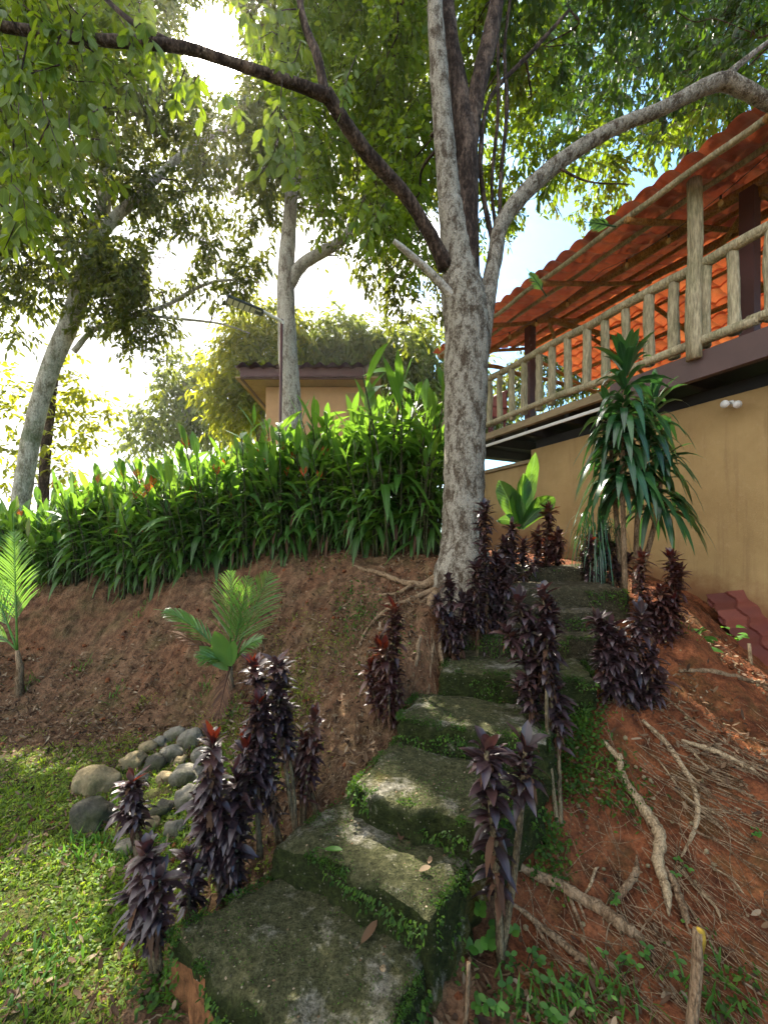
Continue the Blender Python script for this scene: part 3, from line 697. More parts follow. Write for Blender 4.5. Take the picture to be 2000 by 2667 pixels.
n1 = crown(T1, cl, 44, 9, .088, .043, 'leaf_big', T_SM, sk, .7, 2.6, 21, spread=1.)
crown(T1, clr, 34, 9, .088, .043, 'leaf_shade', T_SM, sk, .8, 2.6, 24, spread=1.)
# big leaves hanging near the camera: a lower crown of the same limb
def sprays(root, spec, L, Wd, nl, mat, seed, spread=1.):
    g = np.random.default_rng(seed); loc = np.array(root.location)
    for (x, y, d, x2, y2) in spec:
        mb = MB()
        a = W(x, y, d); b = W(x2, y2, d+g.uniform(-.1, .1)); mid = (a+b)/2+[0, 0, .04]+g.normal(0, .03, 3)
        S = smooth_path([a, mid, b], 6); tube(mb, S-loc, np.linspace(.005, .002, len(S)), 5, mat=1)
        t = np.linspace(.25, 1, nl); idx = (t*(len(S)-1)).astype(int); o = S[idx]; dr = norm(b-a)
        side = norm(np.cross(dr, [.1, -1.0, .1]))[None]*np.where(np.arange(nl) % 2 == 0, 1, -1)[:, None]
        ld = dr*.5+side*.9*spread+g.normal(0, .3, (nl, 3))+[0, 0, -.75]
        sz = .75+.5*g.random(nl)
        rel = norm(o-[0, 0, E]); k = np.degrees(np.arccos(np.clip(rel@SUN, -1, 1))) > 2.6
        leaves(mb, T_OV, (o+g.normal(0, .015, (nl, 3))-loc)[k], ld[k], norm(g.normal(0, .6, (nl, 3))+[0, -1., .3])[k], (L*sz)[k], (Wd*sz)[k], .2, .12, g.random(nl)[k])
        mb.build('leaf_spray', [MAT[mat], MAT['bark_brown']], root)
sp = [(430, 160, 2.6, 440, 250), (400, 150, 2.6, 380, 225), (470, 190, 2.6, 530, 260), (610, 170, 2.8, 600, 330), (600, 230, 2.8, 560, 350), (615, 250, 2.8, 640, 350), (600, 300, 2.8, 560, 380), (610, 320, 2.8, 625, 390),
      (130, 80, 2.5, 100, 180), (60, 90, 2.4, 40, 260), (40, 120, 2.4, 60, 330), (90, 200, 2.4, 130, 330), (150, 240, 2.5, 175, 350), (110, 260, 2.4, 60, 420), (30, 300, 2.3, 20, 450), (30, 400, 2.3, 60, 500), (0, 440, 2.3, 10, 540),
      (180, 90, 2.6, 210, 130), (260, 40, 2.6, 290, 110), (340, 60, 2.7, 350, 160), (130, 140, 2.5, 60, 160), (20, 180, 2.4, 80, 240), (230, 230, 2.5, 190, 300), (300, 20, 2.6, 330, 90), (0, 90, 2.4, 10, 200), (650, 90, 2.9, 600, 130), (770, 120, 3.0, 740, 230), (790, 420, 3.4, 760, 500), (830, 440, 3.5, 790, 540), (640, 20, 2.9, 560, 60), (50, 10, 2.5, 100, 60), (150, 10, 2.5, 180, 80), (120, 320, 2.5, 160, 390), (200, 300, 2.5, 230, 330)]
sprays(T1, sp, .082, .042, 13, 'leaf_big', 5)
cl = fill(-60, -60, 330, 240, 80, 2.7, 4.0, 50, .4, [(460, 105, 50, 50)], 14)+[(40, 280, 2.9, 50, .4), (130, 330, 3, 45, .4), (20, 370, 2.9, 50, .4), (30, 460, 3, 45, .3), (340, 60, 3.4, 40, .3), (560, 40, 3.4, 45, .4), (620, 90, 3.4, 40, .3), (520, 10, 3.4, 40, .3), (600, 260, 3.4, 25, .2)]
crown(T1, cl, 24, 9, .072, .036, 'leaf_big', T_OV, None, .8, 2.8, 22)
# --- middle tree
T2 = tree('pale_tree', 'slim straight pale-trunked tree rising behind the hedge and lamp post', W(630, 1000, 7.2))
limb(T2, 'trunk', [(632, 1180, 7.2, 24), (630, 900, 7.2, 22), (622, 760, 7.2, 20), (618, 600, 7.2, 18), (628, 450, 7.2, 14), (634, 300, 7.2, 11), (640, 150, 7.2, 8), (645, -30, 7.2, 5)], 'bark_pale', 16, 8, .12)
sk = [limb(T2, 'branch', [(625, 615, 7.2, 14), (650, 575, 7.2, 13), (695, 545, 7.2, 12), (745, 515, 7.2, 10), (765, 470, 7.2, 9), (795, 400, 7.2, 7), (800, 300, 7.3, 5), (830, 200, 7.3, 4)], 'bark_pale', 10),
      limb(T2, 'branch', [(745, 515, 7.2, 7), (800, 495, 7.2, 5), (870, 500, 7.2, 3)], 'bark_pale', 8), limb(T2, 'branch', [(640, 380, 7.2, 7), (690, 440, 7.1, 5), (740, 480, 7.1, 4)], 'bark_pale', 8),
      limb(T2, 'branch', [(635, 330, 7.2, 7), (560, 370, 7.3, 6), (500, 420, 7.3, 4)], 'bark_pale', 8), limb(T2, 'branch', [(640, 130, 7.2, 5), (700, 60, 7.2, 3)], 'bark_pale', 6)]
cl = fill(560, -100, 960, 420, 82, 6.6, 8.2, 60, .8, [(468, 105, 60, 65), (700, 480, 60, 60)], 31)+[(870, 600, 7.3, 60, .6), (920, 650, 7.4, 55, .6), (800, 590, 7.3, 45, .5), (760, 560, 7.3, 30, .5), (700, 440, 7.3, 50, .5), (850, 520, 7.3, 55, .6), (770, 420, 7.3, 50, .6), (720, 520, 7.3, 35, .4), (560, 450, 7.6, 50, .6), (540, 500, 7.6, 40, .5), (900, 700, 7.5, 45, .5), (930, 560, 7.6, 60, .6), (1110, 440, 7.5, 26, .4), (1190, 425, 7.5, 18, .3), (1095, 520, 7.5, 14, .3)]
crown(T2, cl, 60, 9, .115, .044, 'leaf_mid', T_SM, sk, .6, 2.6, 32)
# --- leaning tree at left
T3 = tree('leaning_tree', 'leaning tree with thick pale mossy trunk at the left end of the hedge', W(40, 1130, 8))
limb(T3, 'trunk', [(35, 1180, 8, 18.6), (50, 1060, 8, 17.1), (72, 930, 8, 17.1), (105, 810, 8, 17.1), (150, 700, 8, 17.8), (185, 600, 8, 18.6), (212, 510, 8, 17.1), (228, 420, 8, 12.1), (228, 300, 8, 9.2), (232, 180, 8, 7.8), (240, 60, 8, 5.7), (250, -60, 8, 3.5)], 'bark_moss', 16, 8, 0.1)
sk = [limb(T3, 'branch', [(215, 510, 8, 12.2), (255, 465, 8, 10.8), (310, 415, 8, 8.6), (370, 355, 8, 7.2), (430, 310, 8, 5.8), (520, 260, 8, 3.6), (600, 200, 8, 2.2)], 'bark_pale', 10),
      limb(T3, 'branch', [(160, 760, 8, 5.8), (205, 712, 8, 5.0), (290, 682, 8, 4.3), (360, 660, 8, 4.3), (430, 620, 8, 3.6), (490, 605, 8, 2.9), (560, 610, 8, 2.2)], 'bark_moss', 8),
      limb(T3, 'branch', [(300, 680, 8, 3.6), (400, 690, 8, 2.9), (480, 700, 8, 2.2), (540, 720, 8, 1.4)], 'bark_moss', 8),
      limb(T3, 'branch', [(228, 300, 8, 6.5), (205, 220, 8, 5.8), (185, 140, 8, 4.3), (180, 60, 8, 2.9)], 'bark_pale', 8),
      limb(T3, 'branch', [(210, 540, 8, 7.2), (150, 520, 8, 5.0), (90, 500, 8, 3.6), (20, 480, 8, 2.9)], 'bark_moss', 8),
      limb(T3, 'branch', [(180, 620, 8, 5.8), (120, 610, 8, 3.6), (40, 600, 8, 2.9), (-20, 620, 8, 1.4)], 'bark_moss', 8)]
cl = fill(-80, -100, 620, 480, 88, 7.2, 9.0, 62, .9, [(468, 105, 60, 65), (520, 480, 60, 60)], 41)
cl += [(40, 560, 7.8, 60, .6), (30, 640, 7.8, 55, .6), (110, 560, 7.9, 50, .6), (260, 560, 8, 55, .6), (330, 540, 8, 55, .6), (400, 500, 8.2, 60, .6), (460, 540, 8.2, 50, .6), (310, 620, 8.1, 45, .5), (520, 600, 8.1, 45, .4), (550, 560, 8.1, 40, .4), (470, 640, 8.1, 30, .3),
       (250, 620, 8.1, 50, .5), (240, 560, 7.6, 70, .9), (330, 600, 7.9, 66, .8), (300, 660, 7.7, 50, .7), (340, 700, 7.9, 45, .5), (270, 600, 8.4, 60, .6), (200, 640, 7.9, 50, .5), (370, 560, 8.4, 50, .5), (280, 720, 7.8, 40, .4), (170, 560, 7.8, 50, .5), (400, 590, 8, 40, .4), (330, 770, 7.9, 40, .4), (280, 690, 8.1, 42, .4), (310, 760, 8.1, 45, .4), (330, 800, 8.1, 30, .3), (340, 730, 8.1, 35, .3), (100, 640, 7.9, 40, .5), (30, 720, 7.9, 30, .3), (190, 690, 7.9, 35, .3), (15, 500, 7.6, 60, .5), (90, 470, 7.6, 50, .5), (510, 640, 8.1, 30, .3)]
crown(T3, cl, 76, 9, .115, .046, 'leaf_mid', T_SM, sk, .6, 2.6, 42)
# dark lower left foliage
T4 = tree('thin_tree', 'thin dark mossy tree just behind the leaning trunk at left', W(92, 1100, 9.2))
sk = [limb(T4, 'trunk', [(92, 1150, 9.2, 10), (98, 1000, 9.2, 10), (110, 880, 9.2, 9), (125, 790, 9.2, 7), (160, 700, 9.2, 5), (170, 600, 9.2, 4)], 'bark_brown', 10)]
cl = [(110, 850, 9.2, 30, .4), (160, 830, 9.2, 40, .5), (200, 860, 9.2, 40, .5), (150, 900, 9.2, 40, .5), (190, 930, 9.3, 35, .5), (130, 960, 9.3, 35, .5), (230, 900, 9.3, 28, .4), (60, 860, 9.3, 35, .5), (20, 830, 9.3, 35, .5), (15, 900, 9.3, 40, .4), (30, 980, 9.3, 45, .5), (140, 1020, 9.3, 35, .4), (20, 1040, 9.2, 40, .4), (150, 760, 9.2, 20, .3)]
crown(T4, cl, 44, 8, .14, .065, 'leaf_yellow', T_SM, sk, .4, 3, 43)
# --- backdrop trees beyond the hut
def bushy(name, label, x, y, d, cl, mat, L, Wd, ns, seed, tr=12, bk='bark_moss'):
    t = tree(name, label, W(x, y, d), 'trees behind the hut and hedge')
    s = limb(t, 'trunk', [(x, 1190, d, tr), (x+4, y, d, tr*.8), (x-3, y-80, d, tr*.4)], bk, 8)
    crown(t, cl, ns, 8, L, Wd, mat, T_SM, [s], .7, 3, seed); return t
bushy('mango_tree', 'rounded mango tree crown with yellow-green leaves above the hut roof', 560, 880, 13, [(530, 740, 13, 60, 1), (560, 690, 13, 50, 1), (500, 800, 13, 55, 1), (580, 780, 13, 55, 1), (610, 700, 13, 50, 1), (550, 840, 13, 55, 1), (480, 860, 13, 45, 1), (520, 900, 13, 50, 1), (600, 850, 13.5, 50, 1)], 'leaf_yellow', .24, .07, 150, 51)
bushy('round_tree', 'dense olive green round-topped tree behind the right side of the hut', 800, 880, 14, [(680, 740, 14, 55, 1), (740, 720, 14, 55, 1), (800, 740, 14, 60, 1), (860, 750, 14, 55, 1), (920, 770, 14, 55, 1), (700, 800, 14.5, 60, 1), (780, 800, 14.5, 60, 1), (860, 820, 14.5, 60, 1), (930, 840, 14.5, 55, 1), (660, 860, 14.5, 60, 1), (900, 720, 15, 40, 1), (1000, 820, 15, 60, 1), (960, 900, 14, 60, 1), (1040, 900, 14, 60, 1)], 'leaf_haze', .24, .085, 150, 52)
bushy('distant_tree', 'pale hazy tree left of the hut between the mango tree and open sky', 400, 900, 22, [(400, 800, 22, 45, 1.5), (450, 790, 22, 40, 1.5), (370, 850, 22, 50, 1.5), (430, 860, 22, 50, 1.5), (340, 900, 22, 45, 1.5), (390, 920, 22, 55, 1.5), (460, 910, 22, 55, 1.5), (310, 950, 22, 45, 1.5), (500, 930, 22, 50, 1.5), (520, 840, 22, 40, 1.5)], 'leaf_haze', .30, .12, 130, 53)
bushy('low_tree', 'low green tree seen under the far end of the deck', 1150, 950, 16, [(1090, 880, 16, 40, 1), (1130, 780, 16, 40, 1), (1180, 760, 16, 45, 1), (1230, 760, 16, 50, 1), (1290, 800, 16, 55, 1), (1200, 830, 16, 55, 1), (1140, 850, 16, 40, 1), (1110, 820, 16, 35, 1)], 'leaf_mid', .24, .08, 90, 54)
T8 = tree('overhanging_tree', 'tall dark leafy tree beyond the tiled roof at the upper right', W(1500, 700, 10))
sk = [limb(T8, 'trunk', [(1500, 900, 10, 16), (1490, 500, 10, 14), (1480, 200, 10, 10), (1490, 0, 10, 6)], 'bark_brown', 8)]
cl = fill(1150, -120, 1760, 330, 92, 7.5, 10.5, 66, 1., [(1190, 480, 130, 120)], 61)
crown(T8, cl, 34, 9, .14, .065, 'leaf_dark', T_SM, sk, .7, 3, 62)  # dark leaf colour stands for the shaded canopy far from the sun
# ------------------------------------------------------------------ house (house frame: u away, v right, z up)
A3 = np.array([AX[0], AX[1], 0]); B3 = np.array([BX[0], BX[1], 0]); HAX = np.array([A3, B3, UP])
def V_(u, v, h): return HU(u, v, E+h)
house = empty('terrace_house', V_(3, VW, -.7), 'tan rendered house with raised log-railed terrace under an orange tiled roof', 'house')
HL = np.array(house.location)
def hb(nm, boxes, mat, parent=house, bev=.004):
    mb = MB()
    for (u0, u1, v0, v1, z0, z1) in boxes: box(mb, V_((u0+u1)/2, (v0+v1)/2, (z0+z1)/2)-HL, (u1-u0, v1-v0, z1-z0), HAX, 0, bev)
    return mb.build(nm, MAT[mat], parent)
UE = 8.4      # far end of deck
hb('wall', [(-3, 6.0, VW, VW+.18, -2.2, 1.80)], 'wall')
hb('side_wall', [(6.003, 7.9, VW+.02, VW+.16, -1.2, 1.55)], 'wall')
hb('wall_cap', [(5.99, 8.1, VW-.05, VW+.24, 1.553, 1.62)], 'deck_wood')
hb('inner_wall', [(-3, 5.8, VW+.35, VW+.45, 1.6, 2.02)], 'black_wood')  # added dark fill so the gap below the deck stays black
hb('deck_floor', [(-3, UE, 5.56, 10.6, 2.14, 2.22)], 'black_wood')
for k in range(12):
    u = -2.2+k*.88
    hb('joist', [(u-.04, u+.04, 5.55, 10.4, 1.96, 2.137)], 'black_wood')
hb('inner_beam', [(-3, 5.9, VW+.02, VW+.14, 1.803, 1.957)], 'black_wood')  # added dark beam, blackens the gap above the wall top
hb('fascia_beam', [(-3, 4.0, 5.44, 5.53, 1.95, 2.26)], 'purple_beam')
hb('deck_edge', [(4.003, UE, 5.45, 5.54, 2.10, 2.22)], 'deck_wood')
hb('gutter_strip', [(4.02, UE, 5.50, 5.53, 1.97, 2.02)], 'white_metal')
hb('back_beam', [(-3, UE, 10.3, 10.42, 1.9, 2.13)], 'black_wood')
def log(nm, pts, r, mat, parent=house, n=10, wob=.02, taper=.9):
    a, b = np.array(pts[0], float), np.array(pts[-1], float); L = np.linalg.norm(b-a); k = max(3, int(L/.5))
    t = np.linspace(0, 1, k+1)[:, None]; P = a*(1-t)+b*t
    P[1:-1] += rng.normal(0, wob*.6, (k-1, 3)); S = smooth_path(P, 3)
    rr = np.linspace(r, r*taper, len(S))*(1+rng.normal(0, .035, len(S)))
    mb = MB(); tube(mb, S-HL, rr, n, .06); return mb.build(nm, MAT[mat], parent)
RV = 5.50
log('top_rail', [V_(-3, RV, 3.30), V_(1.9, RV, 3.30)], .065, 'log'); log('top_rail', [V_(1.9, RV, 3.30), V_(UE, RV, 3.30)], .065, 'log')
log('bottom_rail', [V_(-3, RV-.03, 2.40), V_(2.4, RV-.03, 2.40)], .06, 'log'); log('bottom_rail', [V_(2.3, RV-.03, 2.38), V_(UE, RV-.03, 2.40)], .055, 'log')
for k in range(32):
    u = -1.6+k*.318
    if u > UE-.1: break
    u += rng.normal(0, .012)
    log('baluster', [V_(u, RV+.01, 2.30+.08*rng.random()), V_(u+rng.normal(0, .012), RV+.01, 3.27)], .058+.012*rng.random(), 'log', wob=.012, n=10)
# roof planes
EV, EZ, RVv, RZ, FV, FZ = 5.0, 4.18, 7.8, 4.95, 11.0, 4.15
def rz(v): return EZ+(RZ-EZ)*(v-EV)/(RVv-EV) if v <= RVv else RZ+(FZ-RZ)*(v-RVv)/(FV-RVv)
def roofsheet(nm, v0, v1, mat, u0=-3., u1=8.0):
    mb = MB(); nu = int((u1-u0)/.0275); us = np.linspace(u0, u1, nu+1)
    L = abs(v1-v0); nc = int(round(L/.36)); rows = []
    w = .056*np.abs(np.sin(us*math.pi/.24))**.8-.04
    tr = np.random.default_rng(int(v0*10)).random((60, 200)); at = []
    st = 1 if v0 < v1 else -1
    for c in range(nc):
        for f, up in ((0, .0), (.5, -.012), (1, -.024)):
            v = v0+(v1-v0)*(c+f)/nc
            at.append(np.stack([tr[c][(us*100/24+20).astype(int)], us*0, us*0, us*0], 1))
            rows.append(np.stack([us, np.full_like(us, v), w+rz(v)+.055+(.034 if f == 0 else 0)+up*.3-(.0 if f == 0 else .0)+(c % 2)*0], 1))
    rows = np.array(rows)
    # course step: start of every course is raised
    P = rows.reshape(-1, 3); X = np.outer(P[:, 0], A3)+np.outer(P[:, 1], B3)+np.outer(P[:, 2]+E, UP)
    m = nu+1; ii = np.arange(len(rows)-1)[:, None]*m; jj = np.arange(nu)[None]
    q = np.stack([ii+jj, ii+jj+1, ii+m+jj+1, ii+m+jj], -1).reshape(-1, 4)
    mb.add(X-HL, [q], np.concatenate(at), 0, False)
    return mb.build(nm, MAT[mat], house)
roof = roofsheet('roof', EV, RVv, 'roof_tile'); roof2 = roofsheet('roof', FV, RVv, 'roof_tile_far')
for v, r in ((5.12, .04), (5.75, .035), (6.45, .075), (7.15, .035), (7.72, .07), (8.5, .035), (9.3, .05), (10.1, .035), (10.9, .04)):
    log('purlin', [V_(-3, v, rz(v)-r+.0), V_(7.9, v, rz(v)-r)], r, 'log_gold' if v > 6 else 'log')
for k in range(8):
    u = -2.2+k*1.42
    log('rafter', [V_(u, 5.05, rz(5.05)-.10), V_(u, 7.78, rz(7.78)-.10)], .04, 'log_gold'); log('rafter', [V_(u+.3, 7.82, rz(7.82)-.1), V_(u+.3, 10.95, rz(10.95)-.1)], .04, 'log_gold')
for k in range(3):
    u = -.6+k*3.3
    log('brace', [V_(u, 6.45, rz(6.45)-.18), V_(u+1.1, 7.75, rz(7.75)-.2)], .038, 'log_gold'); log('brace', [V_(u, 6.45, rz(6.45)-.2), V_(u, 9.3, rz(9.3)-.1)], .055, 'log_gold')
log('tie_beam', [V_(7.7, 5.1, 4.15), V_(7.7, 10.9, 4.08)], .05, 'log_gold')
for u in (6.5, 2.80, -1.6):
    hb('post', [(u-.08, u+.08, 6.34, 6.50, 2.223, rz(6.45)-.13)], 'maroon')
for u in (7.0, 3.6, .2):
    hb('post', [(u-.06, u+.06, 10.2, 10.32, 2.223, rz(10.2)-.1)], 'maroon')
log('post', [V_(2.90, 5.42, 2.18), V_(2.90, 5.42, rz(5.42)-.02)], .085, 'log', n=14); log('post', [V_(-1.4, 5.46, 2.18), V_(-1.4, 5.44, rz(5.44)-.02)], .085, 'log', n=14)
# metal guard at the far end of the deck
mb = MB()
for k in range(26): v = 5.6+k*.19; tube(mb, [V_(UE-.03, v, 2.22)-HL, V_(UE-.03, v, 3.1)-HL], .008, 5)
for z in (2.3, 3.1): tube(mb, [V_(UE-.03, 5.55, z)-HL, V_(UE-.03, 10.5, z)-HL], .014, 6)
mb.build('metal_guard', MAT['dark_metal'], house)
# chair on the terrace
c0 = V_(7.15, 5.95, 2.222); ch = empty('terrace_chair', c0, 'dark red slat-back chair behind the log railing at the far end of the terrace', 'chair')
def cb(nm, bx, mat='red_paint'):
    mb = MB()
    for c, s in bx: box(mb, np.array(c)@HAX, s, HAX, 0, .01)
    mb.build(nm, MAT[mat], ch)
cb('seat', [((0, 0, .43), (.48, .48, .05))])
cb('backrest', [((0, .235, .74), (.46, .03, .50)), ((0, .24, 1.02), (.5, .04, .08))])
for a, b in ((-.2, -.2), (.2, -.2), (-.2, .2), (.2, .2)): cb('leg', [((a, b, .20), (.05, .05, .40))])
for a in (-.24, .24): cb('armrest', [((a, 0, .65), (.05, .5, .03)), ((a, -.21, .53), (.04, .04, .2))])
# string of bulbs
def bez(a, b, sag, n=12):
    t = np.linspace(0, 1, n)[:, None]; p = a*(1-t)+b*t; p[:, 2] -= (4*t*(1-t)*sag)[:, 0]; return p
sl = empty('string_lights', V_(3, 5.9, 4.3), 'string of hanging bulbs on a thin black cord under the terrace roof', 'string lights')
SLo = np.array(sl.location)
pts = [V_(7, 5.9, rz(5.9)-.06), V_(4.6, 6.1, rz(6.1)-.06), V_(2.2, 5.8, rz(5.8)-.06), V_(0, 6.1, rz(6.1)-.06)]
mb = MB(); bl = []
for a, b in zip(pts[:-1], pts[1:]):
    p = bez(a, b, .16); tube(mb, p-SLo, .005, 5); bl += [p[2], p[5], p[8]]
mb.build('cord', MAT['black_plastic'], sl)
for p in bl:
    s = MB(); tube(s, np.array([p, p-[0, 0, .05]])-SLo, .014, 8); so = s.build('socket', MAT['black_plastic'], sl)
    s = MB(); z = np.array([.05, .06, .08, .10, .12, .135]); tube(s, np.array([p-[0, 0, q] for q in z])-SLo, [.012, .02, .028, .03, .022, .006], 10); s.build('bulb', MAT['bulb_glass'], so)
# floodlight on the wall under the deck
f0 = W(1575, 872, 4.98); fl = empty('wall_floodlight', f0, 'small twin floodlight fixed high on the tan wall under the deck', 'light')
def fb(nm, mbf, mat):
    mb = MB(); mbf(mb); return mb.build(nm, MAT[mat], fl)
fb('bracket', lambda m: box(m, B3*.02, (.10, .09, .06), HAX, 0, .01), 'white_metal')
fb('head', lambda m: tube(m, [(-.02, -.03, -.01), (-.10, -.07, -.03), (-.13, -.09, -.035)], [.02, .035, .045], 12), 'white_metal')
fb('head', lambda m: tube(m, [(.02, -.05, -.02), (-.02, -.12, -.05), (-.03, -.15, -.06)], [.02, .035, .045], 12), 'white_metal')
# tile sheet leaning on the wall
Wp = lambda px, py, d: W(px/K, py/K, d)
p0, p1, p2 = Wp(1834, 1552, 5.0), Wp(1985, 1790, 4.35), Wp(1866, 1484, 5.18)
ex = norm(p1-p0); ey = norm((p2-p0)-ex*np.dot(p2-p0, ex)); ez = np.cross(ey, ex); ez = ez if ez[1] < 0 or True else -ez
mb = MB(); nu, nv = 170, 80; Lx, Ly = 1.9, 1.05
U, Vv = np.meshgrid(np.linspace(0, Lx, nu+1), np.linspace(0, Ly, nv+1))
ez = norm(np.cross(ex, ey)); ez = ez*(1 if np.dot(ez, -B3) > 0 else -1)
hh = .017*np.cos(U*2*math.pi/.22)+.026*(1-((Vv+.04*np.cos(U*2*math.pi/.22)) % .27)/.27)
P = p0[None, None]+U[..., None]*ex+Vv[..., None]*ey+hh[..., None]*ez
w_ = nu+1; ii = np.arange(nv)[:, None]*w_; jj = np.arange(nu)[None]; q = np.stack([ii+jj, ii+jj+1, ii+w_+jj+1, ii+w_+jj], -1).reshape(-1, 4)
ta = np.zeros(P.shape[:2]+(4,)); ta[..., 0] = np.random.default_rng(3).random((12, 20))[((Vv+.04*np.cos(U*2*math.pi/.22))/.27+1).astype(int), (U/.22).astype(int)]; mb.add((P-p0).reshape(-1, 3), [q], ta.reshape(-1, 4), 0, False); mb.add((P-p0-ez*.008).reshape(-1, 3), [q[:, ::-1]], None, 0, False)
ob = mb.build('roof_tile_sheet', MAT['panel_tile']); ob.location = [float(t) for t in p0]
tag(ob, 'dull red moulded roof tile sheet leaning against the tan house wall', 'tile sheet')
mb = MB(); a = W(1617, 1390, 3.9); b = W(1625, 1455, 3.9); tube(mb, np.array([a, b-[0, 0, .1]])-b, [.014, .017], 7); ob = mb.build('wooden_stake', MAT['root_pale']); ob.location = [float(t) for t in b]
tag(ob, 'short grey wooden stake standing in front of the leaning tile sheet', 'stake')

# ------------------------------------------------------------------ hut
hd = 9.0
hut = empty('garden_hut', W(660, 1180, hd), 'small tan hut with dark tiled roof behind the hedge', 'hut')
HO = np.array(hut.location)
xa, xb = (690*K*0+689-1000)*hd/F, (955-1000)*hd/F
ztop = E+(HY-1003)*hd/F
def ub(nm, bx, mat):
    mb = MB()
    for c, s in bx: box(mb, np.array(c)-HO, s, None, 0, .005)
    return mb.build(nm, MAT[mat], hut)
ub('wall', [(((xa+xb)/2, hd+1.2, ztop-1.75), (xb-xa, 2.2, 3.5))], 'hut_wall')
ub('soffit', [(((xa+xb)/2-.1, hd+1.1, ztop+.03), (xb-xa+.8, 2.9, .03))], 'wall')
rl, rr_ = (640-1000)*hd/F, (950-1000)*hd/F
ub('fascia', [(((rl+rr_)/2, hd-.32, ztop+.12), (rr_-rl, .06, .24)), ((rl+.02, hd+1.1, ztop+.12), (.06, 2.78, .24))], 'maroon')
mb = MB(); us = np.linspace(rl-.1, rr_+.1, 130); rows = []
for k in range(9):
    y = hd-.45+k*.38; z = ztop+.26+k*.03
    rows.append(np.stack([us, np.full_like(us, y), z+.035*np.cos(us*2*math.pi/.26)], 1))
    rows.append(np.stack([us, np.full_like(us, y+.36), z-.0+.03+.035*np.cos(us*2*math.pi/.26)], 1))
rows = np.array(rows); m = len(us); ii = np.arange(len(rows)-1)[:, None]*m; jj = np.arange(m-1)[None]
q = np.stack([ii+jj, ii+jj+1, ii+m+jj+1, ii+m+jj], -1).reshape(-1, 4)
mb.add(rows.reshape(-1, 3)-HO, [q], None, 0, False); mb.add(rows.reshape(-1, 3)-HO-[0, 0, .03], [q[:, ::-1]], None, 0, False)
mb.build('roof', MAT['hut_tile'], hut)
x2 = (900-1000)*hd/F; x3 = (943-1000)*hd/F
ub('window_shutter', [(((x2+x3)/2, hd+.09, ztop-.45), (x3-x2, .03, .62))], 'wall')
# ------------------------------------------------------------------ street lamp
ld = 6.9; l0 = W(606, 1100, ld); lamp = empty('solar_lamp', l0, 'solar street lamp on a thin red-brown pole in front of the slim pale tree', 'street lamp')
def lb(nm, f, mat, parent=lamp):
    mb = MB(); f(mb); mb.v = [v-l0 for v in mb.v]; return mb.build(nm, MAT[mat], parent)
lb('pole', lambda m: tube(m, [W(604, 1140, ld), W(606, 905, ld), W(609, 690, ld)], M(3.2, ld), 8), 'maroon')
arm = lb('arm', lambda m: tube(m, smooth_path([W(611, 700, ld), W(608, 694, ld-.02), W(590, 684, ld-.08), W(560, 668, ld-.2)], 5), M(3., ld), 8), 'white_metal')
la, lbp = W(566, 676, ld-.2), W(490, 645, ld-.45)
ax0 = norm(lbp-la); ax1 = norm(np.cross([0.25, 0, 1.0], ax0)); ax2 = np.cross(ax0, ax1); LA = np.array([ax0, ax1, ax2]); mid = (la+lbp)/2; LL = np.linalg.norm(lbp-la)
def head(m):
    box(m, mid, (LL, .26, .035), LA, 0, .01)
    box(m, la+ax0*.04, (.12, .12, .06), LA, 0, .01)
hd_ = lb('lamp_head', head, 'dark_metal')
lb('led_panel', lambda m: [box(m, mid-ax2*.021*(1 if ax2[2] > 0 else -1)+ax0*(k-2.5)*.085, (.065, .2, .006), LA, 0, 0) for k in range(6)], 'white_metal', hd_)

